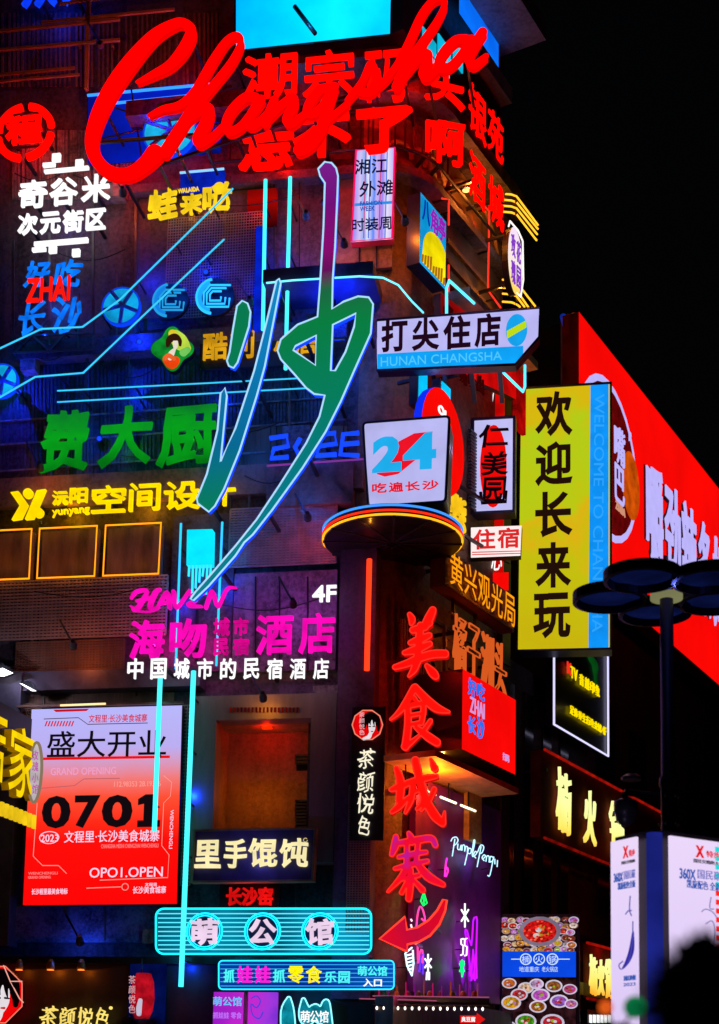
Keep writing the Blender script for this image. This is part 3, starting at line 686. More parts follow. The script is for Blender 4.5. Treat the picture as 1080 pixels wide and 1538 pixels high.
# ================================================================== signs at the left
t = Thing('round_seal_sign', 'round red seal sign with one framed character at the edge', 'neon sign', A, .6, (38, 245))
mb = MB()
for a0, a1 in ((8, 82), (98, 172), (188, 262), (278, 352)): t.ring('', 38, 200, 38, .085, RED, .02, a0=a0, a1=a1, mb=mb, n=14)
t.part('ring_segment', mb); t.text('lettering', [('程', (11, 180, 65, 221))], RED, .03, .1); t.frame('inner_frame', (8, 176, 68, 224), .03, 0, .04, STEEL); t.struts([(38, 163), (38, 238), (12, 200), (64, 200)]); t.lamp(38, 200, -.3, '#ff1000', 8)
t = Thing('white_letter_sign', 'white two-line character sign with small blocks above and below', 'neon sign', A, .55, (95, 385))
WH = E('#ffffff', 1.15, .08)
t.text('lettering', [('奇', (30, 276, 72, 316)), ('谷', (76, 272, 118, 312)), ('米', (124, 267, 167, 307)), ('次', (29, 325, 58, 356)), ('元', (62, 323, 92, 354)), ('街', (96, 320, 126, 352)), ('区', (131, 318, 160, 348))], WH, .025, .08)
for b in ((80, 234, 92, 245), (115, 243, 126, 253), (66, 248, 84, 253), (68, 258, 134, 262), (53, 366, 133, 372), (50, 375, 70, 380), (75, 372, 86, 382), (110, 377, 121, 387)): t.box('block', b, 0, .08, WH)
t.struts([(50, 300), (95, 300), (145, 290), (45, 340), (145, 335)]); t.lamp(95, 320, -.2, '#5060ff', 3)
t = Thing('brush_letter_sign', 'blurry blue brush characters with red capital letters laid across', 'neon sign', A, .5, (80, 505))
BLU = E('#0a78ff', 1.25, .35, 4)
t.text('lettering', [('好', [(40, 396), (78, 392), (72, 430), (36, 434)]), ('吃', [(84, 394), (126, 390), (122, 430), (82, 434)]), ('长', [(32, 456), (72, 452), (66, 500), (28, 506)]), ('沙', [(80, 450), (128, 446), (120, 502), (78, 504)])], BLU, .03, .05, .02, .1, .03)
t.text('overlaid_capitals', [('ZHAI', [(46, 426), (110, 420), (108, 456), (44, 460)])], E('#ff1408', 1.3, .1), .0, .08, .12)
t.struts([(55, 410), (105, 410), (50, 480), (105, 480)]); t.lamp(80, 450, -.2, '#0a60ff', 7)
t = Thing('yellow_letter_sign', 'yellow hand-drawn frog-restaurant characters with a tiny line of capitals', 'neon sign', A, .5, (285, 330))
YE = E('#ffd41c', 1.1, .2)
t.text('lettering', [('蛙', [(222, 290), (266, 284), (268, 328), (222, 334)]), ('来', [(270, 296), (304, 292), (304, 322), (272, 326)]), ('哒', [(304, 282), (352, 276), (346, 318), (306, 322)])], YE, .03, .08, .02, .08, .03)
t.text('small_capitals', [('WALAIDA', [(268, 286), (300, 282), (300, 288), (268, 292)])], YE, .02, .04); t.disc('frog_eye', 330, 284, 8, 0, .06, YE)
t.struts([(245, 310), (288, 308), (328, 300)]); t.lamp(285, 305, -.25, '#ffb010', 5)
t = Thing('blossom_sign', 'five-petal green and yellow blossom sign with a lady portrait', 'light box', A, .5, (259, 557))
pet = []
for k in range(96):
    a = 2 * math.pi * k / 96; r = 28 + 4.5 * math.cos(4 * a); pet.append((259 + r * math.cos(a), 524 - r * 1.04 * math.sin(a)))
t.poly('face', [pet], -.15, 0, E('#14a034', .95, .5, 2.5), BLACK)
for c, pts, d in (('#c8e84a', [(264, 502, 13), (270, 513, 24), (281, 523, 12)], .0), ('#f0d838', [(259, 501, 12), (262, 508, 16)], .004), ('#ff4a10', [(252, 540, 15), (258, 546, 17), (264, 542, 13)], .008), ('#7ad060', [(276, 530, 12), (282, 526, 9)], .012)): t.poly('petal_patch', brush([pts], .8), d, d + .004, E(c, .95, .2))
t.poly('portrait_hair', brush([[(252, 520, 5), (255, 511, 10), (263, 507, 11), (270, 512, 7), (271, 519, 4)]], .6), .016, .02, E('#40200e', .6, 0)); t.poly('portrait', brush([[(264, 515, 8), (264, 521, 7)], [(263, 525, 4), (258, 532, 9), (256, 538, 8)]], .6), .02, .024, E('#f6ead8', .95, .1)); t.poly('portrait_fringe', brush([[(260, 511, 3), (268, 511, 3)]], .6), .024, .028, E('#40200e', .6, 0)); t.poly('portrait_robe', brush([[(248, 540, 6), (254, 535, 7), (262, 540, 6)]], .6), .024, .028, E('#ff6a30', .9, .1))
t.lamp(259, 524, .4, '#40ff60', 3)
t = Thing('yellow_letter_sign', 'yellow characters half hidden behind the giant outlined character', 'neon sign', A, .4, (400, 545))
YO = E('#e8a818', .95, .25)
t.text('lettering', [('酷', (306, 503, 342, 543)), ('利', (346, 501, 382, 541)), ('小', (412, 508, 440, 536)), ('店', (444, 506, 476, 534))], YO, .02, .06)
t.box('backing', [(300, 516), (480, 508), (480, 546), (300, 554)], -.1, -.02, BLACK); t.lamp(350, 525, -.0, '#ffa010', 3)
# ================================================================== green, yellow and orange row
t = Thing('green_letter_sign', 'three huge dim green brush characters over the yellow design lettering', 'neon sign', A, .5, (190, 710))
GN = ramp_glow('green letters', [(0, '#046a12'), (.5, '#08a41c'), (1, '#0c7a2a')], .95, 'Z', 0, 1.4, 1.0)
t.text('lettering', [('费', [(64, 622), (138, 616), (132, 708), (58, 714)]), ('大', [(150, 616), (232, 610), (226, 698), (146, 706)]), ('厨', [(240, 616), (326, 608), (330, 696), (236, 704)])], GN, .034, .1, .02, .06, .015)
t.struts([(98, 660), (190, 655), (290, 655)])
for x in (98, 190, 285): t.lamp(x, 660, -.2, '#10c020', 3)
t = Thing('yellow_letter_sign', 'yellow design-studio lettering with a crossed Y emblem on brown fascia', 'neon sign', A, .4, (185, 780))
YL = E('#ffd400', 1.25, .12)
t.text('lettering', [('空', (140, 733, 190, 773)), ('间', (196, 729, 242, 770)), ('设', (248, 727, 302, 768)), ('计', (306, 724, 355, 763)), ('沅', (81, 740, 104, 761)), ('阳', (107, 736, 133, 758))], YL, .016, .1)
t.text('small_letters', [('yunyang', [(80, 768), (136, 763), (136, 774), (80, 779)])], YL, .01, .06)
t.poly('emblem', [[(18, 742), (30, 740), (44, 760), (34, 781), (20, 783), (32, 762)], [(58, 739), (71, 737), (52, 781), (40, 782)]], 0, .1, YL); mb = MB(); t.disc('', 44, 743, 7, 0, .1, YL, mb=mb); t.disc('', 60, 772, 7, 0, .1, YL, mb=mb); t.part('emblem_dot', mb)
t.struts([(60, 760), (165, 750), (220, 748), (275, 748), (330, 742)]); t.lamp(100, 765, -.15, '#ffb000', 5); t.lamp(220, 755, -.15, '#ffb000', 5)
ORG = E('#ff9a14', 1.5, 0)
for i, (x0, x1, nm) in enumerate(((-40, 49, 'orange neon window outline cut by the picture edge'), (61, 147, 'orange neon window outline between its two neighbours'), (160, 243, 'orange neon window outline nearest the glowing jellyfish panel'))):
    t = Thing('window_outline', nm, 'neon frame', A, .3, ((x0 + x1) / 2, 868), 'orange neon window outlines')
    sl = lambda x: -x * .047
    b = [(x0, 798 + sl(x0)), (x1, 798 + sl(x1)), (x1 - 4, 872 + sl(x1) * .8), (x0 - 4, 872 + sl(x0) * .8)]
    t.tubes('neon_outline', [b], .023, ORG, .05, closed=True); t.box('window_panel', b, -.2, -.12, D('dusty window board', (.2, .12, .09), .5, 0, .8, 2.2, True)); t.lamp((b[0][0] + b[1][0]) / 2, 835, .35, '#ff8a10', 2)
t = Thing('zigzag_letter_sign', 'dark blue rounded neon letters between the giant character and the white number box', 'neon sign', A, .45, (470, 690))
zz = E('#1240ff', 1.5, .1)
t.tubes('lettering', [[(406, 660), (432, 656), (434, 672), (412, 676), (408, 690), (434, 688)], [(452, 660), (444, 674), (450, 686), (462, 682), (466, 664)], [(474, 655), (504, 652), (506, 668), (480, 672), (476, 686), (506, 684)], [(540, 652), (516, 654), (512, 684), (540, 686)], [(514, 669), (540, 667)]], .05, zz, .05)
t.struts([(420, 674), (455, 684), (490, 670), (514, 669)]); t.lamp(470, 672, -.1, '#1040ff', 6); t.tubes('underline_tube', [[(400, 698), (545, 688)]], .02, E('#8a3aa0', .8, 0), -.05)
# jellyfish panel
t = Thing('jellyfish_light', 'glowing cyan jellyfish panel with hanging light tentacles', 'light panel', A, .5, (300, 865))
t.box('bell', [(282, 797), (320, 796), (319, 849), (281, 850)], -.15, .05, E('#06d8f4', 1.3, .1)); mb = MB()
for i in range(7): t.tubes('', [[(285 + i * 5.4, 849), (284 + i * 5.2, 866 + (i * 7 % 4) * 9)]], .025, E('#30c8ff', 1.6, 0), .02, mb=mb)
t.part('tentacle', mb); t.lamp(300, 860, .2, '#10b0ff', 10)
# ================================================================== pink hotel
t = Thing('hotel_sign', 'magenta hotel characters with a script line above and white characters below', 'neon sign', A, .95, (345, 1018))
MG = E('#ff0ab8', 1.1, .2); MG2 = E('#f0089c', .9, .3)
t.text('lettering', [('海', (196, 934, 248, 992)), ('吻', (257, 932, 311, 990)), ('酒', (386, 926, 441, 985)), ('店', (450, 924, 504, 984))], MG, .028, .1)
t.text('small_characters', [('城', (322, 930, 346, 957)), ('市', (352, 930, 374, 956)), ('民', (322, 961, 344, 986)), ('宿', (351, 960, 375, 985))], MG2, .02, .08)
t.text('white_characters', [(c, (193 + i * 34.8, 990.5, 216 + i * 34.8, 1021)) for i, c in enumerate('中国城市的民宿酒店')], WH, .015, .06)
t.text('floor_number', [('4F', (470, 881, 506, 906))], WH, .03, .06)
hv = [[(198, 900, 3), (206, 890, 5), (222, 888, 4), (216, 902, 6), (206, 916, 6), (198, 912, 3)], [(206, 904, 3), (232, 898, 4)], [(242, 886, 3), (234, 892, 7), (226, 914, 6), (236, 914, 2)], [(200, 918, 2), (224, 920, 2), (240, 914, 2)], [(236, 916, 3), (252, 892, 7), (256, 914, 6)], [(244, 908, 3), (260, 904, 3)], [(262, 890, 6), (266, 914, 5), (286, 888, 4)], [(306, 892, 5), (290, 896, 6), (296, 902, 4), (284, 910, 6), (304, 912, 3)], [(310, 914, 5), (320, 890, 6), (328, 912, 5), (342, 886, 4), (356, 884, 2)]]
t.poly('script_line', brush(hv, .8), 0, .08, MG)
t.struts([(222, 960), (284, 960), (412, 955), (478, 955), (250, 1005), (400, 1003)])
for x in (230, 300, 410, 480): t.lamp(x, 955, -.5, '#ff10b0', 7)
# ================================================================== opening poster
t = Thing('opening_poster', 'tall backlit poster fading from white to red with a big opening date', 'poster', A, .5, (152, 1358))
PQ = [(49, 1067), (272, 1061), (264, 1356), (36, 1358)]
hz = t.P(150, 1063).z - t.root.location.z
t.box('lightbox', PQ, -.25, .0, BLACK, ramp_glow('poster face', [(0, '#ff0606'), (.32, '#ff0e0a'), (.42, '#ff2c18'), (.54, '#ff5034'), (.63, '#f47a78'), (.72, '#d69cc4'), (.79, '#bcaef2'), (1, '#b9b8fc')], 1.0, 'Z', 0, hz, .05), grow=.02)
DK = E('#1c1218', .5, 0); LV = E('#f4d8f4', 1.0, 0)
def pq(x0, y0, x1, y1):   # follow the poster's own lean
    f = lambda x, y: (x - (y - 1067) * .038 - 0, y - (x - 50) * .016)
    return [f(x0, y0), f(x1, y0), f(x1, y1), f(x0, y1)]
t.text('headline', [('盛大开业', pq(73, 1099, 252, 1139))], DK, .012, .01, .004)
t.text('date', [('0', pq(69, 1196, 112, 1245)), ('7', pq(118, 1196, 156, 1245)), ('0', pq(159, 1196, 205, 1245))], DK, .06, .01, .004)
t.poly('number', [[pq(x, y, x + 1, y + 1)[0] for x, y in ((224, 1196), (239, 1196), (239, 1235), (247, 1235), (247, 1245), (213, 1245), (213, 1235), (222, 1235), (222, 1210), (213, 1212), (213, 1203))]], .002, .012, DK)
t.text('small_print', [('文程里·长沙美食城寨', pq(134, 1075, 222, 1087), E('#e01020', .9, 0)), ('GRAND OPENING', pq(80, 1154, 178, 1165), E('#f0a0c8', 1, 0)), ('112.98353 28.19376', pq(176, 1176, 246, 1184), E('#ff9a90', 1, 0)), ('2023', pq(69, 1254, 95, 1265), LV), ('文程里·长沙美食城寨', pq(104, 1249, 247, 1267), LV), ('OPO1.OPEN', pq(144, 1305, 254, 1320), LV), ('长沙程里最美食地标', pq(58, 1335, 112, 1344), LV), ('长沙美食城寨', pq(210, 1334, 260, 1345), LV), ('文程里', pq(228, 1329, 246, 1334), LV), ('CHANGSHA MEISHI CHENGZHAI WENCHENGLI', pq(160, 1270, 246, 1276), E('#ff8080', 1, 0)), ('WENCHENGLI', pq(52, 1310, 96, 1314), E('#ff8080', 1, 0)), ('GRAND OPENING', pq(52, 1316, 86, 1320), E('#ff8080', 1, 0))], LV, .008, .008, .004)
t.text('side_print', [('WENCHENGLI', pq(262, 1220, 267, 1278))], LV, 0, .008, .004, rot=True)
mb = MB()
for i in range(10): t.box('', [(70 + i * 4.4, 1083), (72 + i * 4.4, 1083), (69 + i * 4.4, 1091), (67 + i * 4.4, 1091)], .002, .006, E('#e02030', .9, 0), mb=mb)
t.box('', pq(66, 1138, 258, 1142), .001, .003, E('#f01010', 1, 0), mb=mb); t.box('', [(80, 1066), (134, 1064.5), (130, 1068), (84, 1069.5)], .002, .006, E('#d01020', .9, 0), mb=mb)
t.part('printed_bar', mb)
mb = MB(); ln = E('#ff9a90', 1, 0); l2 = E('#50304a', .6, 0)
for p, m in (([(66, 1080), (118, 1078), (132, 1088), (222, 1086)], l2), ([(62, 1184), (112, 1180), (126, 1170), (180, 1169)], E('#d06a70', .8, 0)), ([(246, 1165), (258, 1175), (256, 1196), (246, 1206), (243, 1270), (254, 1284), (252, 1318), (150, 1322)], ln), ([(56, 1206), (50, 1286), (64, 1300), (88, 1300), (100, 1312)], ln), ([(130, 1334), (182, 1332)], ln)): t.tubes('', [p], .008, m, .004, mb=mb, seg=4)
t.ring('', 74, 1258, 15, .008, LV, .004, ry=9, mb=mb); t.ring('', 188, 1332, 5, .008, ln, .004, mb=mb)
t.part('printed_line', mb)
t.lamp(150, 1200, .9, '#ff3a30', 5)
t = Thing('light_bar', 'warm strip lamp along the top of the red opening poster', 'strip lamp', A, .55, (130, 1060)); t.tubes('diffuser', [[(92, 1060.5), (160, 1058)]], .022, E('#ffe2a0', 1.3, 0), .05); t.box('housing', [(26, 1060), (275, 1054), (275, 1057), (26, 1063)], -.05, .04, RUST)
# ================================================================== left edge yellow sign and floodlights
EDG = Plane(A.P(52, 1150, .9), (math.sin(.25), math.cos(.25), 0), (math.cos(.25), -math.sin(.25), 0))
t = Thing('block_letter_sign', 'fat yellow block letters at the picture edge with a striped yellow foot', 'neon sign', EDG, 0, (40, 1240))
t.text('lettering', [('店', (-40, 1046, -1, 1166)), ('家', (3, 1082, 45, 1192))], E('#ffd808', 1.05, .15), .022, .16, 0, side=E('#b07a00', .6, .4))
mb = MB(); u0, v0 = EDG.uv(-30, 1192); v1 = EDG.uv(-30, 1214)[1]; u1 = EDG.uv(54, 1240)[0]
for i in range(12):
    ua, ub = u0 + (u1 - u0) * i / 12, u0 + (u1 - u0) * (i + .5) / 12
    mb.hexa([EDG.W(ua, v1, 0), EDG.W(ub, v1, 0), EDG.W(ub, v1, .05), EDG.W(ua, v1, .05), EDG.W(ua, v0, 0), EDG.W(ub, v0, 0), EDG.W(ub, v0, .05), EDG.W(ua, v0, .05)], E('#ffd21a', 1.0, .2))
t.part('foot_block', mb); t.box('backing', (-60, 1020, 50, 1150), -.16, -.03, BLACK); t.lamp(30, 1180, .5, '#ffc808', 5)
t = Thing('oval_sign', 'narrow white oval sign with purple characters beside the yellow block letters', 'light box', A, 1.3, (53, 1205))
t.disc('face', 53, 1160, 9, -.06, .0, E('#d8ccd0', .85, .2), STEEL, ry=43)
t.ring('rim', 53, 1160, 9.8, .03, E('#b8a080', .5, 0), 0, ry=45); t.vtext('lettering', '玫瑰小馆', (48.5, 1126, 58, 1194), E('#c050b0', .9, 0), ext=.01, d=.005)
for i, (x, y, lab) in enumerate(((4, 1006, 'white floodlight hanging at the picture edge, wider of the two'), (41, 1031, 'slim white floodlight tilted over the red opening poster'))):
    t = Thing('floodlight', lab, 'floodlight', A, .9, (x, y), 'white floodlights')
    if i == 0:
        t.poly('lamp_face', [[(-14, 1008), (4, 1003), (20, 1011), (6, 1016), (-14, 1015)]], -.1, 0, E('#ffffff', 3, 0), BLACK); t.poly('housing', [[(-14, 1002), (4, 996), (18, 1006), (4, 1003), (-14, 1008)]], -.14, .0, BLACK)
    else:
        t.poly('lamp_face', [[(29, 1026), (34, 1027), (55, 1038), (48, 1038)]], -.1, 0, E('#ffffff', 3, 0), BLACK); t.poly('housing', [[(29, 1025), (42, 1022), (56, 1036), (34, 1027)]], -.14, -.01, BLACK)
    t.struts([(x, y - 3)], name='arm'); t.lamp(x + 3, y + 8, .3, '#d8d8ff', 6)

# ================================================================== gold sign, striped cyan signs, entrance
t = Thing('wonton_sign', 'dark signboard with four cream brush characters under the lit window bay', 'shop sign', A, .75, (382, 1320))
WQ = [(294, 1249), (472, 1246), (468, 1321), (290, 1323)]
t.box('board', WQ, -.2, 0, D('indigo board', (.08, .07, .2), .35, .2, .5, 2)); t.frame('frame', WQ, .04, -.2, .03, D('brass edge', (.4, .3, .15), .4, .6))
t.text('lettering', [('里', (293, 1262, 332, 1304)), ('手', (337, 1261, 371, 1304)), ('馄', (374, 1260, 417, 1303)), ('饨', (420, 1260, 463, 1303))], E('#fff0b4', 1.05, .1), .04, .05, .01, 0, .015)
t.tubes('mark', [t_ for t_ in [[(459 + 3 * math.cos(a), 1262 + 3 * math.sin(a)) for a in [k * .7 for k in range(9)]]]], .008, E('#e0c890', .8, 0), .02); t.lamp(380, 1285, .7, '#8070ff', 5)
t.struts([(300, 1290), (460, 1290)])
t = Thing('red_letter_sign', 'small red kiln-restaurant characters between the cream sign and the striped cyan sign', 'neon sign', A, .4, (376, 1362)); t.text('lettering', [('长沙窑', (341, 1333, 411, 1361))], E('#e81010', 1.1, .3), .05, .08); t.box('backing', (330, 1326, 420, 1366), -.1, 0, BLACK); t.lamp(376, 1348, .3, '#ff1808', 3)
def rr(x0, y0, x1, y1, r, n=5):
    o = []
    for cx, cy, a in ((x1 - r, y0 + r, -90), (x1 - r, y1 - r, 0), (x0 + r, y1 - r, 90), (x0 + r, y0 + r, 180)):
        o += [(cx + r * math.cos(math.radians(a + 90 * k / n)), cy + r * math.sin(math.radians(a + 90 * k / n))) for k in range(n + 1)]
    return o
CYN = E('#16dcff', 1.9, 0); CYW = E('#86f0ff', 1.25, 0)
t = Thing('striped_sign', 'big cyan neon-striped board with three white characters in round rings', 'neon sign', A, .62, (396, 1433))
OUT = rr(235, 1365, 558, 1433, 12)
zc_ = ramp_glow('teal board', [(0, '#04607c'), (.3, '#0594b4'), (.55, '#045a78'), (.8, '#06b0d8'), (1, '#0684b8')], .8, 'X', -2.2, 2.2, .3)
t.poly('board', [OUT], -.25, 0, zc_, BLACK); t.tubes('border_tube', [OUT], .02, CYN, .03, closed=True)
mb = MB()
for i in range(9): 
    y = 1372.5 + i * 6.7
    xs_ = [238, 555]
    for cx in (308, 395, 481):
        h = 28 ** 2 - (y - 1399) ** 2
        if h > 0: xs_ += [cx - h ** .5, cx + h ** .5]
    xs_.sort()
    for a, b in zip(xs_[::2], xs_[1::2]): t.tubes('', [[(a, y), (b, y)]], .012, E('#5ce8ff', 1.2, 0), .02, mb=mb, seg=5)
t.part('stripe_tube', mb)
for cx, ch in ((308, '萌'), (395, '公'), (481, '馆')):
    p = t.disc('roundel', cx, 1399, 27, 0, .03, D('navy roundel', (.01, .03, .09), .4, 0, .2))
    mb = MB(); t.ring('', cx, 1399, 27, .02, CYN, .04, mb=mb); t.ring('', cx, 1399, 23.5, .012, CYN, .04, mb=mb); t.part('ring_tube', mb, p)
t.text('lettering', [(c, (cx - 21, 1380, cx + 21, 1420)) for cx, c in ((308, '萌'), (395, '公'), (481, '馆'))], E('#f4d8f4', 1.0, .1), .05, .06, .04, 0, .02)
for x in (260, 350, 440, 535): t.lamp(x, 1440, .5, '#10b8ff', 4)
t.struts([(250, 1400), (540, 1400)], reach=.6)
t = Thing('striped_sign', 'smaller blue neon-striped board with many-coloured characters and an entrance notice', 'neon sign', A, .75, (460, 1487))
OUT = rr(329, 1443, 592, 1486, 6); t.poly('board', [OUT], -.25, 0, ramp_glow('blue board', [(0, '#0648b0'), (.5, '#0530a0'), (1, '#0560d0')], .8, 'X', -2, 2, .3), BLACK); t.tubes('border_tube', [OUT], .014, E('#28d8ff', 1.7, 0), .02, closed=True)
mb = MB()
for i in range(6): t.tubes('', [[(331, 1449 + i * 6.4), (590, 1449 + i * 6.4)]], .009, E('#38b8ff', .9, 0), .01, mb=mb, seg=5)
t.part('stripe_tube', mb)
C1, C2, C3 = E('#4ef0f0', 1.1, 0), E('#ff1cd8', 1.1, 0), E('#fff000', 1.1, 0)
t.text('lettering', [('抓', (337, 1456, 353, 1476), C1), ('娃', (357, 1451, 380, 1477), C2), ('娃', (384, 1451, 407, 1477), C2), ('抓', (411, 1456, 429, 1476), C1), ('零', (433, 1451, 457, 1477), C3), ('食', (460, 1451, 484, 1477), C3), ('乐', (488, 1459, 506, 1476), C1), ('园', (509, 1459, 526, 1477), C1), ('萌公馆', (538, 1451, 582, 1466), C1), ('入口', (546, 1470, 574, 1482), WH)], C1, .03, .05, .02)
t.lamp(460, 1490, .4, '#1080ff', 5); t.struts([(340, 1465), (580, 1465)], reach=.7)
# entrance screens and glowing seals of the shop below
t = Thing('menu_screen', 'pink and violet lit entrance screen split by a thin post', 'screen', A, .5, (367, 1600))
PK = ramp_glow('pink screen', [(0, '#8a18c8'), (.5, '#d02ad8'), (.8, '#a83ae8'), (1, '#6a30d8')], .9, 'X', -.8, .8, .8)
for b in ((320, 1490, 366, 1600), (372, 1490, 415, 1600)): t.box('display', b, -.1, .03, PK)
t.text('lettering', [('萌公馆', (321, 1497, 364, 1511), E('#60c8ff', 1, 0)), ('抓娃娃 零食', (321, 1520, 364, 1530), E('#c070ff', 1, 0))], C1, .02, .02, .04)
t.tubes('line_drawing', [[(378, 1500), (386, 1496), (392, 1504), (386, 1514), (378, 1508), (380, 1524), (390, 1530), (396, 1520)]], .012, E('#3040d8', 1, 0), .04, smooth=3); t.box('post', (366, 1488, 372, 1600), -.1, .06, RUST); t.lamp(367, 1520, .6, '#d030ff', 4)
for lab, pts, ch in (('tall cyan glowing cartoon-like pod figure in the entrance', [(434, 1500, 6), (432, 1520, 20), (434, 1560, 22)], ''), ('cyan glowing cluster of pointed character signs in the entrance', [(456, 1502, 6), (458, 1520, 18), (462, 1530, 20), (474, 1516, 16), (482, 1530, 16), (490, 1506, 10), (492, 1540, 16)], '萌公馆')):
    t = Thing('shaped_light', lab, 'shaped light', A, .6, (pts[-1][0], 1570))
    lp = brush([pts], .8); t.poly('body', lp, -.08, 0, E('#10a0b8', .9, .4, 4), BLACK); t.tubes('outline_tube', lp, .015, E('#8ff4ff', 1.5, 0), .01, closed=True)
    if ch: t.text('lettering', [(c, (452 + i * 14, 1518, 466 + i * 14, 1536)) for i, c in enumerate(ch)], WH, .02, .03)
    t.struts([(pts[-1][0], 1550)], reach=.5)
    t.lamp(pts[0][0], 1520, .4, '#10d0ff', 2)
# tea shop at the foot
t = Thing('tea_shop_sign', 'thin yellow handwritten tea-shop characters on the black shopfront', 'neon sign', A, .5, (112, 1545))
t.text('lettering', [('茶', (62, 1512, 87, 1542)), ('颜', (90, 1513, 114, 1542)), ('悦', (118, 1514, 140, 1542)), ('色', (145, 1514, 164, 1542))], E('#ffe070', 1.15, .2), .0, .05, .02, .1, .05); t.disc('dot', 167, 1514, 2.5, 0, .04, E('#ffe070', 1.1, 0)); t.lamp(112, 1530, .2, '#ffb040', 1.5)
t.struts([(75, 1527), (155, 1527)], reach=.5)
def lady(t, cx, cy, r, d, n=8, rot=22.5):
    """red octagon badge with a pale face and black hair"""
    oc = [(cx + r * math.cos(math.radians(rot + 360 / n * k)), cy + r * math.sin(math.radians(rot + 360 / n * k))) for k in range(n)]
    t.poly('badge', [oc], d - .12, d, E('#f00408', 1.0, .15), BLACK)
    s_ = r / 24.0
    def br(name, strokes, h, dd, s=.9): t.poly(name, brush([[(cx + x * s_, cy + y * s_, w * s_) for x, y, w in st] for st in strokes], max(.35, .5 * s_)), d, d + dd, E(h, s, .05))
    br('hair', [[(-6, 2, 7), (-4, -8, 11), (4, -14, 13), (13, -10, 12), (17, 0, 7), (17, 8, 4)], [(0, -8, 14), (10, -8, 14)]], '#120408', .012, .4)
    br('face', [[(7, -2, 11), (7, 5, 10), (6, 11, 6)], [(5, 13, 5), (2, 19, 6), (-6, 22, 4)]], '#f4ecf0', .02)
    br('fringe', [[(0, -9, 5), (1, -3, 3), (0, 4, 1)], [(5, -10, 5), (4, -4, 3), (5, 0, 1)], [(10, -10, 5), (10, -4, 3), (11, 2, 1)], [(14, -8, 4), (15, 2, 2)]], '#120408', .028, .4)
    br('eyes', [[(2.5, 3, 1.2), (5, 2.6, 1.6)], [(9, 2.6, 1.6), (12, 3, 1.2)]], '#120408', .03, .4); br('lips', [[(6, 10.5, 1.2), (8.5, 10.5, 1.8)]], '#d01020', .03)
    t.tubes('badge_edge', [oc], .012, E('#ff8a70', .9, 0), d + .01, closed=True)
t = Thing('badge_sign', 'red octagon badge with a black-haired lady, half cut by the picture edge', 'light box', A, .7, (0, 1545)); lady(t, -9, 1494, 46, 0)
t.tubes('web_line', [[(6, 1450), (16, 1474), (34, 1474)], [(16, 1474), (30, 1500), (36, 1506)]], .012, E('#ffb0a0', .9, 0), .02); t.struts([(2, 1480)], reach=.6); t.lamp(10, 1500, .5, '#ff1010', 3)
t = Thing('paper_lantern', 'dark red faceted lantern with white writing and a pale face', 'lantern', A, .8, (212, 1528))
prof = [(204, 1462, 10), (200, 1470, 15), (198, 1490, 18), (199, 1510, 17), (204, 1526, 12)]
mb = MB(); c0 = t.P(213, 1530); k_ = (t.P(213, 1460).z - t.P(213, 1530).z) / 70
mb.lathe(c0, [(11 * k_, 0), (16 * k_, 12 * k_), (18 * k_, 30 * k_), (16 * k_, 55 * k_), (11 * k_, 68 * k_)], E('#c01022', 1.0, .4, 5), 10); t.part('shade', mb)
t.vtext('lettering', '茶颜悦色', (201, 1466, 211, 1524), E('#e8b0b8', .8, 0), ext=.01, d=.3); t.poly('portrait', brush([[(218, 1504, 6), (216, 1516, 8), (216, 1524, 7)]], .5), .28, .3, E('#d8d0e8', .8, 0)); t.box('backing', (182, 1440, 236, 1620), -.5, -.4, E('#06186a', .5, .4)); t.tubes('cord', [[(213, 1462), (213, 1440)]], .015, BLACK, 0); t.lamp(213, 1500, .5, '#ff2030', 1.5)
for i, (x, lab) in enumerate(((29, 'faint amber downlight above the lady badge'), (76, 'amber downlight over the thin tea-shop characters, middle one'), (122, 'amber downlight over the thin tea-shop characters, nearest the lantern'))):
    t = Thing('downlight', lab, 'downlight', A, .55, (x, 1453), 'amber downlights over the tea shop'); mb = MB(); c = t.P(x, 1453); mb.lathe(c, [(.05, -.05), (.09, -.02), (.07, .1), (.03, .16)], D('old brass', (.35, .2, .08), .4, .7), 14); t.part('housing', mb)
    mb = MB(); mb.lathe(c, [(.075, -.055), (.06, -.045)], E('#ff8a20', 2.0, 0), 14); t.part('bulb', mb); t.struts([(x, 1448)], r=.012, reach=.3, name='arm'); t.lamp(x, 1458, .0, '#ff7a18', (1.2, 2.5, 2)[i], .04)
t = Thing('tea_shop_sign', 'narrow dark upright sign with a lady badge and thin white tea-shop characters', 'shop sign', A, .72, (548, 1262))
t.box('board', (527, 1062, 577, 1262), -.1, -.02, D('ink board', (.012, .01, .02), .4)); lady(t, 552, 1089, 23, .0, 10, 0); t.vtext('badge_writing', '茶颜悦色', (540, 1070, 548, 1105), E('#ffc0c8', .8, 0), ext=.01, d=.03)
t.text('lettering', [('茶', (538, 1126, 563, 1154)), ('颜', (536, 1160, 562, 1190)), ('悦', (536, 1193, 562, 1222)), ('色', (538, 1226, 556, 1254))], E('#fff6d8', 1.0, 0), .0, .03, .01, .12, .05)
t.lamp(552, 1089, .5, '#ff2020', 2)

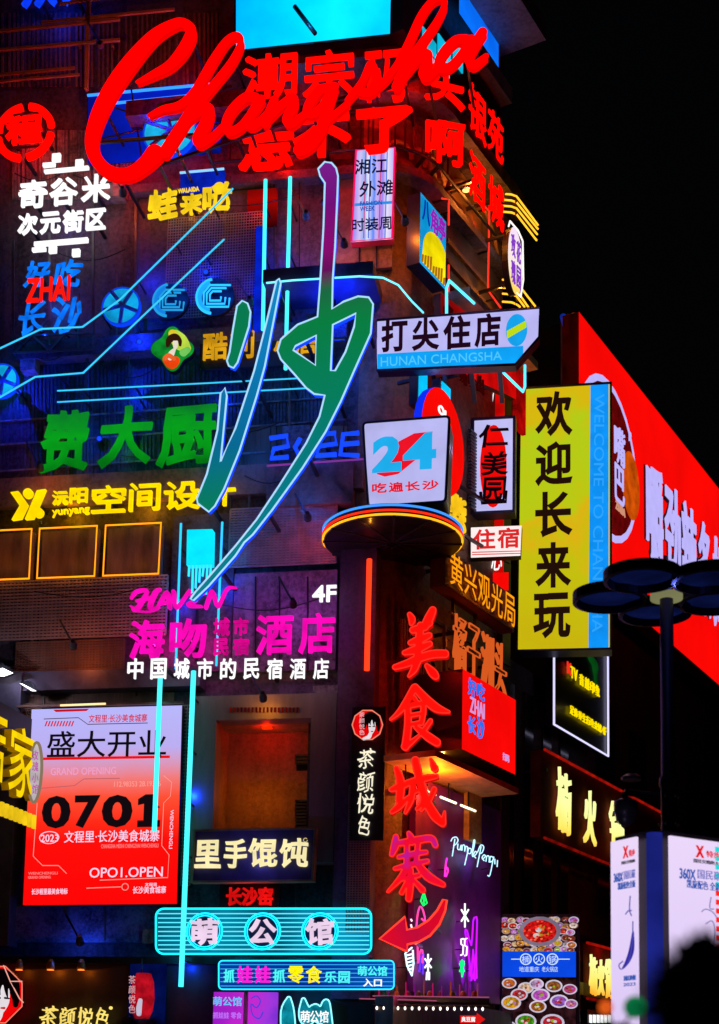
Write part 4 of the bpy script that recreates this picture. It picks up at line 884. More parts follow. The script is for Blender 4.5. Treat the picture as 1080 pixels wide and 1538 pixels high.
# ================================================================== signs on the side face and blades over the side street
t = Thing('banner_sign', 'lit upright banner with striped white and violet ground and dark characters', 'banner', A, .45, (560, 362))
BQ = [(535, 226), (593, 222), (589, 358), (528, 363)]
t.box('lightbox', BQ, -.2, 0, D('crimson edge', (.5, .02, .1), .5), ramp_glow('banner face', [(0, '#8a6cf0'), (.18, '#d8c8fa'), (.3, '#7ab0ff'), (.36, '#f0ecff'), (.5, '#5a8cff'), (.56, '#d0b8f8'), (.7, '#a888f8'), (.8, '#f2eaff'), (1, '#b49cf8')], .95, 'X', -.45, .45, .12), grow=.015)
t.tubes('edge_tube', [BQ], .022, E('#e0105a', 1.3, 0), .01, closed=True)
mb = MB()
for x, c in ((549, '#e84a8a'), (556, '#4a7aff'), (572, '#e84a8a'), (581, '#3a8cff')): t.box('', [(x, 226), (x + 1.6, 226), (x - 2, 358), (x - 3.6, 358)], .002, .005, E(c, .8, 0), mb=mb)
t.box('', [(532, 306), (591, 302), (591, 306), (532, 310)], .006, .009, E('#3a9cff', .8, 0), mb=mb); t.part('printed_stripe', mb)
NV = E('#1a1040', .6, 0)
t.text('lettering', [('湘江', [(534, 241), (582, 238), (581, 260), (533, 263)]), ('外滩', [(541, 274), (591, 270), (590, 293), (540, 297)]), ('时装周', [(529, 330), (588, 325), (588, 345), (529, 349)])], NV, .008, .02, .01)
t.text('small_letters', [('FASHION', [(541, 304), (574, 302), (574, 308), (541, 310)], E('#2a50c8', .8, 0)), ('WEEK', [(541, 312), (563, 310.5), (563, 317), (541, 318)], E('#2a50c8', .8, 0))], NV, 0, .02, .012); t.lamp(560, 330, .7, '#a890ff', 4)
t = Thing('wall_billboard', 'blue billboard with a yellow half sun mounted on the rounded corner', 'billboard', B, .55, (650, 410))
b = (632, 291, 669, 394); q = t.quad(b)
t.box('lightbox', b, -.3, 0, BLACK, E('#10a8f0', 1.0, .25, 1.2), grow=.03)
mb = MB(); sun = [t.wq(q, .62 + .62 * math.cos(a), .24 + .42 * math.sin(a), .012) for a in [math.pi * (.06 + .94 * k / 20) for k in range(21)]]
cl = [q(max(0, min(1, .62 + .55 * math.cos(a))), .22 + .42 * math.sin(a)) for a in [math.pi * k / 24 for k in range(25)]]
mb.add([t.pl.W(u, v, t.off + .012) for u, v in cl] + [t.wq(q, .02, .02, .012), t.wq(q, .99, .02, .012)], [tuple(range(27))], E('#ffe808', 1.1, .25, 2)); t.part('sun_print', mb)
t.text('lettering', [('八', (633, 296, 644, 330), E('#0830b0', .9, 0)), ('角', (645, 310, 656, 345), E('#a020c0', .9, 0)), ('亭', (657, 322, 667, 357), E('#a020c0', .9, 0))], C2, .01, .02, .02)
mb = MB()
for k in range(9):
    h = .08 + .1 * ((k * 5) % 4) / 3; mb.tube([t.wq(q, .04 + k * .11, .02, .02), t.wq(q, .06 + k * .11, .04 + h, .02)], .025, E('#c07818', .8, 0))
t.part('grass_print', mb); t.lamp(650, 350, .5, '#60a0ff', 3)
# red neon trims round the arched window
for lab, pts in (('thin red neon line on the corner side of the arched window, upper piece', [(664, 298), (674, 300), (674, 338)]), ('thin red neon line on the corner side of the arched window, lower piece', [(674, 398), (674, 440)]), ('long thin red neon line down the street side of the arched window', [(728, 310), (735, 318), (733, 436), (752, 462)])):
    tube_thing(lab, [pts], '#ff3020', 1.3, .022, .3, pl=B, group='thin red neon trims', glow=[(pts[0][0], pts[0][1] + 20, 2)])
WIN = Thing('added_wall_lamp', 'small warm downlight added in the arch to light the side window', 'wall lamp', B, .4, (700, 284)); mb = MB(); c = WIN.P(700, 286); mb.lathe(c, [(.04, 0), (.1, .02), (.06, .14), (.02, .2)], STEEL, 14); WIN.part('housing', mb); mb = MB(); mb.lathe(c, [(.08, -.004), (.06, -.012)], E('#ffb060', 3, 0), 14); WIN.part('bulb', mb); WIN.struts([(700, 282)], r=.02); WIN.lamp(700, 296, .1, '#ff8a30', 34, .05)  # unseen downlight, added to warm the dark arched window
GT = E('#ffb42a', 1.7, 0); BO = [B.uv(774, 300, o)[0] for o in (0,)]
def goldset(lab, ys, endx, dy, o1, x1):
    t = Thing('neon_balcony', lab, 'neon frame', B, o1, (x1, ys[-1]), 'gold neon balcony lines'); mb = MB()
    for i, y in enumerate(ys):
        p0 = B.P(755, y, .1); p1 = B.P(x1 - 8, y + 1, o1 * .8); p1b = B.P(x1, y + 4, o1); p2 = B.P(endx[i], dy[i], o1); p0 = B.P(755, y, .4)
        pts = [p0, p1, p1b, p2]
        mb.tube(pts, .022, GT)
    t.part('neon_tube', mb); mb = MB()
    for k in range(2):
        x = (x1, endx[0])[k]; mb.beam(B.P(x1 + 1 + k * 22, ys[0] + k * 32, o1 - .08), B.P(x1 + 1 + k * 22, ys[-1] + k * 32, o1 - .08), .05, .05, BLACK)
    mb.beam(B.P(755, ys[1], 0), B.P(x1, ys[1] + 3, o1), .05, .05, BLACK); mb.beam(B.P(755, ys[-1], 0), B.P(x1, ys[-1] + 3, o1), .05, .05, BLACK)
    t.part('bracket', mb); t.lamp(x1 - 6, ys[1], -.3, '#ffa020', 7)
goldset('upper set of four gold neon lines wrapping the balcony over the oval sign', (291, 300, 309, 318), (808, 808, 807, 806), (338, 344, 352, 361), 1.0, 776)
goldset('lower set of four gold neon lines wrapping the balcony under the oval sign', (420, 432, 441, 453), (804, 794, 788, 781), (460, 462, 461, 461), .9, 776)
t = Thing('oval_sign', 'tall white oval sign with purple characters between the two gold balcony lines', 'light box', B, .95, (774, 440))
t.disc('face', 774, 392, 25, -.15, 0, ramp_glow('oval face', [(0, '#ffd860'), (.25, '#f8e8d8'), (1, '#f4dcf8')], 1.05, 'Z', .1, 1.6, .2), BLACK, ry=50)
t.text('lettering', [('玫', (767, 348, 773, 382)), ('瑰', (767, 388, 773, 422)), ('花', (775, 360, 781, 392)), ('园', (775, 398, 781, 430))], E('#8a3ad0', .9, 0), .0, .02, .01)
t.tubes('outline_tube', [[(764, 340), (766, 332), (778, 346), (785, 362), (786, 420), (782, 446), (776, 440)]], .02, E('#fff4ec', 1.3, 0), 0); t.struts([(770, 350), (772, 425)]); t.lamp(774, 400, .4, '#ffd0e0', 3)
# blade: striped egg hotel
def blade(px): return K(px)
t = Thing('blade_sign', 'wide white and blue blade sign with cut corner and a striped blue egg', 'blade sign', Plane(A.P(640, 520, 1.25), DA, NA), 0, (690, 560))
OUT = [(566, 481), (810, 462), (810, 506), (774, 547), (566, 556)]
t.poly('lightbox', [OUT], -.3, 0, E('#c3c0ff', .98, .1, 1.5), D('dark navy casing', (.02, .02, .06), .4))
t.tubes('casing_edge', [OUT], .03, D('dark navy casing', (.02, .02, .06), .4), -.01, closed=True)
t.poly('blue_strip', [[(567, 532), (786, 519.5), (786, 533), (774, 545.5), (567, 555)]], 0, .004, E('#10a8ff', 1.0, .1))
DKP = E('#2a0c24', .6, 0)
t.text('lettering', [('打', (573, 481, 612, 530)), ('尖', (619, 479, 660, 528)), ('住', (666, 476, 707, 526)), ('店', (713, 473, 752, 523))], DKP, .05, .02, .01)
t.text('small_letters', [('HUNAN CHANGSHA', [(572, 537), (754, 528), (754, 541), (572, 551)])], E('#50c8ff', 1, 0), 0, .01, .008)
t.disc('egg', 776, 496, 15, .004, .012, E('#18a8f4', 1, .1), ry=24); t.poly('egg_band', [[(761, 498), (790, 482), (791, 492), (762, 509)]], .012, .018, E('#c0dc18', 1, 0))
mb = MB()
for x in (640, 700, 745): mb.beam(t.P(x, 505, -.45), t.P(x, 505, -2.2) + Vector((.0, .5, 0)), .09, .09, BLACK)
t.part('bracket', mb); t.lamp(690, 575, .2, '#70a0ff', 3); t.lamp(690, 500, .9, '#b0b0ff', 4)
# red lattice sign and blade behind it
t = Thing('lattice_sign', 'red lit lattice sign with dark characters, edged by a thin cyan line', 'neon sign', B, .7, (720, 590))
t.poly('face', [[(662, 520), (700, 540), (775, 556), (775, 600), (760, 592), (683, 557)]], -.15, 0, ramp_glow('red lattice face', [(0, '#6a0404'), (.5, '#e80808'), (1, '#8a0606')], .95, 'Z', -1, 1.5, 1.3), BLACK)
t.poly('face', [[(662, 440), (672, 447), (702, 470), (702, 490), (662, 480)]], -.15, 0, ramp_glow('dull red face', [(0, '#3a0202'), (1, '#c81010')], .8, 'Z', .5, 2.5, 1.0), BLACK)
t.text('lettering', [('辣', (688, 552, 699, 572)), ('味', (701, 558, 712, 580)), ('出', (714, 560, 724, 585)), ('品', (664, 452, 680, 470))], E('#4a0404', .5, 0), .02, .04, .02)
t.tubes('cyan_outline', [[(654, 480), (654, 437), (658, 426), (696, 460)], [(728, 552), (770, 592), (773, 584), (773, 552)]], .03, E('#58d8ff', 1.6, 0), .25); t.struts([(700, 560), (760, 575)]); t.lamp(710, 560, .4, '#ff1408', 6)
t = Thing('blade_sign', 'narrow red blade sign with white handwriting, running down behind the white signs', 'blade sign', K(748), 0, (752, 885))
t.box('lightbox', (731, 566, 757, 888), -.3, 0, D('red casing', (.3, .01, .01), .5), E('#f00806', .95, .5, 1.2)); t.box('foot_panel', (731, 862, 764, 888), 0, .05, E('#ff0804', 1, .1))
t.text('lettering', [('B', [(719, 576), (728, 576), (725, 606), (717, 606)]), ('rand', [(727, 588), (743, 590), (741, 610), (726, 606)]), ('心', [(738, 838), (756, 834), (754, 858), (738, 860)])], WH, .02, .03, .1, .1)
t.struts([(740, 600), (740, 800)], reach=1.0); t.lamp(744, 700, .6, '#ff1408', 6)
t = Thing('red_bar', 'plain red lit upright strip beside the top of the yellow welcome sign', 'light panel', B, .5, (775, 640)); t.box('panel', (776, 548, 790, 640), -.1, 0, E('#c00806', .8, .5)); t.lamp(775, 600, .4, '#ff1408', 3)
t = Thing('round_sign', 'big red oval sign with white letters peeking out behind the white number box', 'light box', B, .8, (668, 760))
t.disc('face', 666, 664, 68, -.18, 0, E('#ff0a04', 1.0, .12, 1), E('#1030ff', .9, 0), ry=78); t.text('lettering', [('OI', [(658, 606), (668, 618), (668, 630), (656, 618)]), ], WH, .02, .03, .01); t.struts([(668, 640), (668, 700)]); t.lamp(668, 640, .5, '#ff1004', 4)
for lab, b in (('tall cyan lit strip below the striped egg sign', (630, 553, 642, 604)), ('short cyan lit strip beside the red oval sign', (664, 572, 677, 596))):
    t = Thing('light_strip', lab, 'light panel', B, .55, (b[0] + 5, b[3]), 'cyan strips on the side face'); t.box('panel', b, -.15, 0, E('#08c4ff', 1.2, .15), grow=.0); t.box('housing', b, -.2, -.02, BLACK, grow=.05); t.lamp(b[0], b[3], .3, '#10a0ff', 6); t.struts([(b[0] + 4, b[1] + 14)])
# number box on its ring
PB = Plane(A.P(610, 700, 1.5), DA, NA)
t = Thing('number_box', 'white tapering light box with big blue numbers over a red swoosh', 'light box', PB, 0, (610, 762))
OUT = []
cs_ = [(545, 635), (675, 625), (669, 753), (553, 761)]
for i in range(4):
    p, c, n = cs_[i - 1], cs_[i], cs_[(i + 1) % 4]
    for k in range(4):
        w = k / 3; f = lambda a, b: ((b[0] + (a[0] - b[0]) * .05), (b[1] + (a[1] - b[1]) * .05)); a1, b1 = f(p, c), f(n, c)
        OUT.append(((a1[0] * (1 - w) + c[0] * w) * (1 - w) + (c[0] * (1 - w) + b1[0] * w) * w, (a1[1] * (1 - w) + c[1] * w) * (1 - w) + (c[1] * (1 - w) + b1[1] * w) * w))
t.poly('lightbox', [OUT], -.75, 0, E('#bdbcf6', .98, .1, 1.5), D('dark navy casing', (.02, .02, .06), .4))
t.tubes('casing_edge', [OUT], .03, D('dark navy casing', (.02, .02, .06), .4), -.01, closed=True)
t.poly('swoosh', [[(566, 712), (568, 700), (590, 668), (622, 651), (650, 648), (648, 660), (625, 690), (598, 712), (578, 716)]], 0, .004, E('#f01428', 1, .05))
t.text('numbers', [('2', [(560, 660), (604, 651), (603, 708), (559, 711)]), ('4', [(606, 655), (656, 648), (655, 704), (605, 707)])], E('#20b0f0', 1, .05), .085, .02, .006)
t.text('lettering', [('吃', [(559, 727), (581, 725), (581, 740), (559, 741)]), ('遍', [(584, 725), (606, 724), (606, 739), (584, 740)]), ('长', [(609, 724), (631, 723), (631, 737), (609, 738)]), ('沙', [(634, 723), (659, 721), (659, 735), (634, 736)])], E('#e81428', 1, 0), .03, .02, .006)
t.lamp(610, 700, .9, '#b8b8ff', 4)
cc = PB.P(591, 800); mb = MB(); mb.beam(PB.P(600, 762, -.4), cc + Vector((0, .8, .1)), .14, .14, BLACK); mb.beam(PB.P(640, 690, -.75), PB.P(640, 690, -1.6), .1, .1, BLACK); t.part('bracket', mb)
t = Thing('ring_canopy', 'round canopy ring with blue, red and gold neon bands under the number box', 'canopy', PB, 0, (591, 800))
R = 110 / 2200 * (cc.y + .6); ctr = Vector((cc.x, cc.y + .75, cc.z)); mb = MB()
t.root.location = ctr
def ringpts(r, z, a0=0, a1=360, n=72): return [ctr + Vector((r * math.cos(a), r * math.sin(a), z)) for a in [math.radians(a0 + (a1 - a0) * k / n) for k in range(n)]]
zt = .12
for z, c, nm in ((zt + .18, '#3a8cff', 'blue_band'), (zt + .08, '#ff2a10', 'red_band'), (zt - .0, '#ffb020', 'gold_band')):
    mb = MB(); mb.tube(ringpts(R, z, 165, 395), .022, E(c, 1.4, 0)); t.part(nm, mb, None, True)
mb = MB(); mb.lathe(ctr, [(R - .02, zt - .04), (R - .02, zt + .22)], BLACK, 64); mb.tube(ringpts(R * .72, zt - .02), .03, BLACK, True); mb.tube(ringpts(R * .4, zt - .02), .03, BLACK, True)
for k in range(12):
    a = 2 * math.pi * k / 12; mb.beam(ctr + Vector((R * .1 * math.cos(a), R * .1 * math.sin(a), zt - .03)), ctr + Vector((R * math.cos(a), R * math.sin(a), zt - .03)), .05, .05, D('brown spoke', (.03, .02, .015), .7))
t.part('canopy_frame', mb); t.lamp(560, 800, .3, '#ffa030', 1)
# white character blade with red ink
t = Thing('blade_sign', 'upright white blade sign with black brush characters over red strokes', 'blade sign', K(712), 0, (742, 772))
t.box('lightbox', (712, 632, 770, 769), -.35, 0, D('dark navy casing', (.02, .02, .06), .4), E('#c6c4fb', .98, .08, 1.5)); t.frame('frame', (712, 632, 770, 769), .06, -.36, .03, D('dark navy casing', (.02, .02, .06), .4))
t.disc('red_ink', 741, 700, 19, .0, .006, E('#f60a06', 1, .08), ry=62)
t.text('lettering', [('仁', (718, 640, 764, 674)), ('美', (722, 680, 762, 716)), ('园', (724, 719, 760, 758))], E('#1c0412', .5, 0), .03, .02, .01, .06, .03); t.tubes('ink_bracket', [[(722, 740), (724, 756), (760, 754), (760, 738)]], .04, E('#1c0412', .5, 0), .02)
t.struts([(718, 660), (718, 750)], reach=.9); t.lamp(741, 700, .9, '#c0b8ff', 3)
t = Thing('lodging_sign', 'small white lit sign with two red characters beside the yellow welcome sign', 'light box', K(716), .25, (745, 836))
t.box('lightbox', [(708, 793), (783, 790), (781, 834), (708, 837)], -.25, 0, BLACK, E('#fff0ee', 1.05, .06), grow=.01); t.text('lettering', [('住', [(711, 796), (744, 794), (744, 825), (711, 826)]), ('宿', [(747, 794), (780, 792), (780, 823), (747, 824)])], E('#e8282a', 1, .1), .04, .02, .01)
mb = MB()
for y in (829, 832.5): t.box('', [(709, y), (782, y - 2), (782, y - .8), (709, y + 1.4)], .0, .008, E('#e84a48', .9, 0), mb=mb)
t.part('red_line', mb); t.struts([(716, 815)], reach=1.0); t.lamp(745, 815, .7, '#ffd8d0', 3)
# welcome sign
t = Thing('welcome_sign', 'tall yellow blade sign with dark welcome characters and a blue side strip', 'blade sign', K(782), 0, (848, 976))
OUT = [(783, 585), (916, 577), (916, 973), (778, 976)]
t.box('lightbox', OUT, -.5, 0, D('dark navy casing', (.02, .02, .06), .4), ramp_glow('yellow face', [(0, '#c9b40e'), (.35, '#c4c010'), (.5, '#dcb414'), (.6, '#bcc814'), (.8, '#b4cc18'), (1, '#d8b810')], 1.0, 'Z', 0, 6, .7)); t.frame('frame', OUT, .05, -.5, .03, D('dark navy casing', (.02, .02, .06), .4))
t.box('blue_strip', [(887, 579), (914, 577), (914, 973), (884, 974)], 0, .005, E('#1098ff', 1.0, .12))
BRN = E('#2c160c', .6, 0)
t.text('lettering', [('欢', (804, 590, 860, 657)), ('迎', (804, 665, 860, 731)), ('长', (804, 740, 860, 808)), ('来', (804, 816, 858, 884)), ('玩', (801, 892, 857, 960))], BRN, .05, .02, .01)
t.text('side_letters', [('WELCOME TO CHANGSHA', [(893, 592), (908, 592), (905, 950), (889, 950)])], E('#2fa4ff', 1, 0), 0, .01, .008, rot=True)
t.struts([(800, 620), (800, 780), (800, 940)], reach=1.2); t.lamp(840, 800, 1.2, '#e0c820', 6); t.lamp(785, 780, -.6, '#ff9020', 6)
# yellow small sign, tourism sign, outline sign
t = Thing('small_letter_sign', 'small yellow two-line letter sign tucked behind the ring canopy', 'neon sign', B, .55, (676, 800))
t.text('lettering', [('UNG', (676, 738, 696, 762)), ('IGES', (658, 748, 696, 776)), ('NE', (672, 772, 690, 796))], E('#ffc81a', 1.1, .2), .03, .06); t.box('backing', (654, 730, 700, 792), -.15, -.02, D('ochre backing', (.3, .18, .05), .6)); t.lamp(676, 770, .3, '#ffb020', 3)
t = Thing('tourism_sign', 'amber characters on a dark signboard running along the side face', 'shop sign', B, .75, (720, 930))
b = (672, 826, 772, 876); t.box('board', b, -.35, -.02, D('dark red board', (.14, .03, .02), .5), grow=.06)
q = t.quad(b); u0, v1 = q(0, 1); u1, v0 = q(1, 0)
def btext(t, chars, u0, u1, v0, v1, mat, gap=.06, name='lettering', **k):
    """characters laid out along the side face in metres"""
    mb = MB(); n = len(chars); w = (u1 - u0) / n; qq = t.quad
    for i, ch in enumerate(chars):
        a0, a1 = u0 + w * (i + gap), u0 + w * (i + 1 - gap)
        t.quad = lambda _b, a0=a0, a1=a1: (lambda S, T: np.concatenate([a0 + (a1 - a0) * S, v0 + (v1 - v0) * T], 1) if hasattr(S, 'shape') else np.array([a0 + (a1 - a0) * S, v0 + (v1 - v0) * T]))
        t.text('', [(ch, None)], mat, mb=mb, **k)
    t.quad = qq
    return t.part(name, mb)
btext(t, '黄兴观光局', u0, u1, v0, v1, E('#ff9c10', 1.2, .15), bold=.008, ext=.03, gap=.05, side=E('#7a2c02', .6, 0)); t.lamp(715, 890, .5, '#ff9010', 8)
mb = MB(); mb.tube([t.wq(q, 0, -.05, 0), t.wq(q, 1, -.05, 0)], .02, RUST); t.part('lower_rail', mb); t.struts([(690, 850), (750, 890)])
t = Thing('outline_letter_sign', 'gold outline neon characters above the red side billboard', 'neon sign', B, .75, (715, 1040))
b = (678, 918, 760, 1004); q = t.quad(b); u0, v1 = q(0, 1); u1, v0 = q(1, 0)
mb = MB(); n = 4; w = (u1 - u0) / n; og = E('#d85a20', 1.0, 0)
for i, ch in enumerate('橘子洲头'):
    c = bpy.data.curves.new('t', 'FONT'); c.body = ch; c.fill_mode = 'NONE'; c.bevel_depth = .0028; c.bevel_resolution = 0; c.resolution_u = 2
    o = bpy.data.objects.new('t', c); me = bpy.data.meshes.new_from_object(o); a = np.array([vv.co[:] for vv in me.vertices]); f = [tuple(p.vertices) for p in me.polygons]
    bpy.data.objects.remove(o); bpy.data.curves.remove(c); bpy.data.meshes.remove(me)
    mn, mx = a.min(0), a.max(0); s_ = (a - mn) / (mx - mn)
    mb.add([t.pl.W(u0 + w * (i + .05 + .9 * x), v0 + (v1 - v0) * y, t.off + z * .05) for x, y, z in s_], f, og)
t.part('lettering', mb); mb = MB()
for k in range(3): mb.tube([t.wq(q, 0, k / 2, -.05), t.wq(q, 1, k / 2, -.05)], .025, RUST)
t.part('rail', mb); t.struts([(685, 950), (740, 1000)]); t.lamp(710, 960, .2, '#ff7020', 4)
t = Thing('red_billboard', 'red lit box on the side face with blue brush characters down its edge', 'billboard', B, 1.15, (735, 1165))
b = (695, 1006, 774, 1124); t.box('lightbox', b, -1.1, 0, D('dark navy casing', (.02, .02, .06), .4), E('#ff0806', 1.0, .1, 1), grow=.02); q = t.quad(b)
bl = E('#2a78ff', 1, .1)
def qt(t, ch, q, S0, T0, S1, T1, mat, mb, **k):
    a, c = q(S0, T0), q(S1, T1); qq = t.quad
    t.quad = lambda _b: (lambda S, T: np.concatenate([a[0] + (c[0] - a[0]) * S, a[1] + (c[1] - a[1]) * T], 1))
    t.text('', [(ch, None)], mat, mb=mb, **k); t.quad = qq
mb = MB()
for ch, S0, T0, S1, T1, m in (('好', .08, .72, .22, .94, bl), ('吃', .24, .74, .38, .95, bl), ('长', .08, .24, .22, .46, bl), ('沙', .24, .22, .38, .5, bl)): qt(t, ch, q, S0, T0, S1, T1, m, mb, bold=.03, ext=.02, d=.01, warp=.03)
t.part('lettering', mb); mb = MB(); qt(t, 'ZHAI', q, .1, .5, .36, .7, E('#e0a0e8', .9, 0), mb, ext=.02, d=.03); qt(t, '扫码', q, .74, .1, .86, .2, E('#e0a0e8', .9, 0), mb, ext=.02, d=.01); t.part('small_characters', mb); t.lamp(735, 1090, .8, '#ff1408', 6); t.lamp(700, 1130, -.5, '#ffa020', 8)
t = Thing('awning_soffit', 'ochre lit canopy soffit with a row of white strip lamps under the red side billboard', 'canopy', B, 1.1, (700, 1180))
b = (650, 1142, 776, 1150); q = t.quad(b); mb = MB(); u0, v0 = q(0, 0); u1, _ = q(1, 0); v0 = B.uv(655, 1138, 1.1)[1]
mb.hexa([B.W(u, v, d) for u, v, d in ((u0, v0, .05), (u1, v0, .05), (u1, v0, 1.15), (u0, v0, 1.15), (u0, v0 + .12, .05), (u1, v0 + .12, .05), (u1, v0 + .12, 1.15), (u0, v0 + .12, 1.15))], D('ochre soffit', (.62, .27, .04), .6, 0, .4, 3)); t.part('soffit', mb)
mb = MB()
for i in range(4): ua, ub = u0 + (u1 - u0) * (i * .24 + .02), u0 + (u1 - u0) * (i * .24 + .2); mb.tube([B.W(ua, v0 - .35, .3), B.W(ub, v0 - .35, .3)], .025, E('#fff0c8', 2.2, 0)); mb.tube([B.W((ua + ub) / 2, v0 - .35, .3), B.W((ua + ub) / 2, v0, .3)], .015, BLACK)
t.part('strip_lamp', mb); t.lamp(690, 1178, -.45, '#ff8a18', 50); mb = MB(); mb.hexa([B.W(u, v, d) for u, v, d in ((u1 - .6, v0 - 1.0, .17), (u1, v0 - 1.0, .17), (u1, v0 - 1.0, .3), (u1 - .6, v0 - 1.0, .3), (u1 - .6, v0, .17), (u1, v0, .17), (u1, v0, .3), (u1 - .6, v0, .3))], D('amber tiles', (.5, .28, .08), .5, 0, .4, 9)); t.part('side_panel', mb)
# big red brush characters and arrow
def zz5(st): return [[(500 + x * .2778, 880 + y * .2778, w * .2778) for x, y, w in s] for s in st]
def zz7(st): return [[(540 + x * .3333, 1180 + y * .3333, w * .3333) for x, y, w in s] for s in st]
hero = {
 'a': zz5([[(415, 155, 22), (428, 180, 34), (424, 205, 20)], [(540, 132, 36), (520, 175, 46), (496, 222, 40)], [(432, 240, 32), (480, 225, 38), (526, 203, 26)], [(420, 308, 26), (470, 290, 40), (522, 268, 28)], [(388, 362, 24), (450, 345, 42), (524, 314, 28)], [(474, 215, 36), (466, 300, 40), (456, 410, 40)], [(336, 440, 26), (400, 420, 36), (470, 390, 40), (540, 370, 42), (606, 368, 40)], [(458, 400, 36), (440, 450, 34), (412, 488, 14)], [(508, 432, 22), (540, 470, 44), (556, 488, 34)]]),
 'b': zz5([[(440, 552, 36), (390, 640, 34), (350, 690, 22), (312, 722, 10)], [(445, 548, 34), (500, 610, 44), (560, 660, 44), (628, 682, 12)], [(440, 606, 22), (456, 636, 26)], [(404, 652, 30), (406, 760, 36), (392, 870, 38)], [(404, 650, 26), (450, 640, 28), (492, 634, 26)], [(490, 636, 26), (488, 690, 28), (478, 742, 26)], [(420, 700, 20), (480, 690, 20)], [(410, 752, 22), (478, 740, 24)], [(390, 868, 38), (430, 840, 22), (470, 806, 12)], [(450, 765, 24), (510, 812, 42), (562, 846, 40)], [(528, 730, 22), (490, 785, 24)]]),
 'c': zz5([[(316, 1102, 22), (360, 1085, 36), (410, 1068, 24)], [(344, 988, 26), (366, 1060, 42), (360, 1160, 38)], [(320, 1222, 22), (360, 1190, 34), (412, 1140, 18)], [(402, 1064, 26), (480, 1045, 34), (560, 1030, 22)], [(432, 1060, 28), (424, 1150, 30), (392, 1226, 14)], [(440, 1116, 18), (486, 1100, 24), (484, 1170, 24), (456, 1206, 18)], [(446, 944, 40), (468, 1040, 42), (500, 1150, 42), (550, 1240, 48), (592, 1284, 34)], [(604, 1222, 10), (596, 1282, 30)], [(548, 1100, 26), (520, 1160, 24), (478, 1214, 14)], [(530, 938, 12), (550, 985, 38)]]),
 'd': zz7([[(222, 214, 16), (232, 236, 30), (236, 256, 24)], [(164, 232, 24), (160, 270, 34), (146, 310, 20)], [(160, 262, 22), (240, 250, 32), (320, 238, 30), (342, 268, 24)], [(178, 322, 18), (240, 308, 24), (300, 300, 18)], [(214, 262, 22), (212, 360, 24)], [(264, 258, 22), (254, 350, 24)], [(160, 374, 16), (230, 356, 26), (306, 340, 18)], [(218, 354, 24), (190, 410, 26), (128, 478, 10)], [(258, 348, 26), (310, 410, 38), (376, 446, 22)], [(184, 424, 16), (266, 404, 20)], [(230, 380, 24), (228, 450, 30), (222, 510, 26)], [(216, 430, 18), (190, 482, 20)], [(244, 426, 18), (284, 470, 26)]])}
HR = ramp_glow('brush red', [(0, '#c00c20'), (.45, '#ff0a08'), (1, '#ff1008')], 1.25, 'Z', -1, 1, 1.4); HE = E('#ff2e22', 1.05, 0)
BP = Plane(A.P(628, 1100, 1.2), DA, NA)
for key, lab, yb in (('a', 'topmost of four big red brush characters stacked beside the dark pilaster', 1020), ('b', 'big red brush character with a roof-like top, second down the stack', 1126), ('c', 'big red brush character with a long hooked tail, third down the stack', 1240), ('d', 'big red brush character with violet tinge, lowest of the stack above the arrow', 1352)):
    t = Thing('brush_character', lab, 'neon sign', BP, 0, (628, yb), 'big red brush characters')
    lp = brush(hero[key], .6); t.poly('face', lp, -.16, 0, HR if key != 'd' else ramp_glow('brush violet red', [(0, '#ff0a10'), (.4, '#e00a30'), (.6, '#b01888'), (1, '#ff0c10')], 1.15, 'Z', -.3, 2.0, 1.6), E('#d00806', 1.0, 0)); t.tubes('outline_tube', [l for l in lp if len(l) > 10], .014, HE, .01, closed=True)
    t.struts([(628, yb - 60), (640, yb - 50)], reach=1.25); t.lamp(628, yb - 50, -.5, '#ff1408', 7)
t = Thing('arrow_sign', 'red neon arrow curving down to point at the entrance boards', 'neon sign', BP, 0, (620, 1428))
def zq(p): return [(540 + x * .3333, 1180 + y * .3333) for x, y in p]
ar = zq([(90, 690), (206, 590), (214, 650), (262, 638), (312, 606), (350, 562), (376, 514), (394, 516), (386, 566), (360, 626), (318, 676), (268, 704), (216, 716), (214, 748)])
t.poly('face', [ar], -.14, 0, ramp_glow('arrow face', [(0, '#f00814'), (.5, '#c00c3a'), (.8, '#f0060c'), (1, '#ff0a08')], 1.0, 'X', -1.5, 1.6, .8), E('#c00806', 1, 0)); t.tubes('outline_tube', [ar], .02, E('#ff3a28', 1.7, 0), .01, closed=True); t.struts([(620, 1412), (650, 1390)], reach=1.2); t.lamp(620, 1415, -.4, '#ff1408', 6)
# neon doodles on the purple wall
t = Thing('script_sign', 'white handwritten neon script on the purple shop wall', 'neon sign', B, .35, (715, 1312))
def q7(p): return [(540 + x * .3333, 1180 + y * .3333) for x, y in p]
sc = [[(412, 250), (420, 236), (436, 232), (444, 246), (436, 262), (424, 270)], [(430, 240), (418, 318)], [(444, 262), (442, 284), (452, 288), (458, 268), (458, 292)], [(462, 292), (464, 270), (474, 270), (474, 296), (478, 276), (486, 276), (486, 300)], [(492, 280), (474, 358)], [(492, 282), (504, 286), (500, 306), (488, 304)], [(508, 310), (520, 252), (514, 250), (508, 314), (518, 316), (528, 304), (522, 296), (514, 312), (524, 326)], [(532, 300), (546, 268), (560, 276), (552, 302), (540, 306)], [(548, 274), (530, 366)], [(556, 330), (568, 318), (560, 312), (552, 326), (562, 338)], [(570, 342), (574, 318), (584, 320), (584, 346)], [(600, 322), (590, 320), (588, 344), (602, 336), (604, 322), (588, 402), (578, 404)], [(610, 330), (610, 354)], [(622, 336), (620, 366)]]
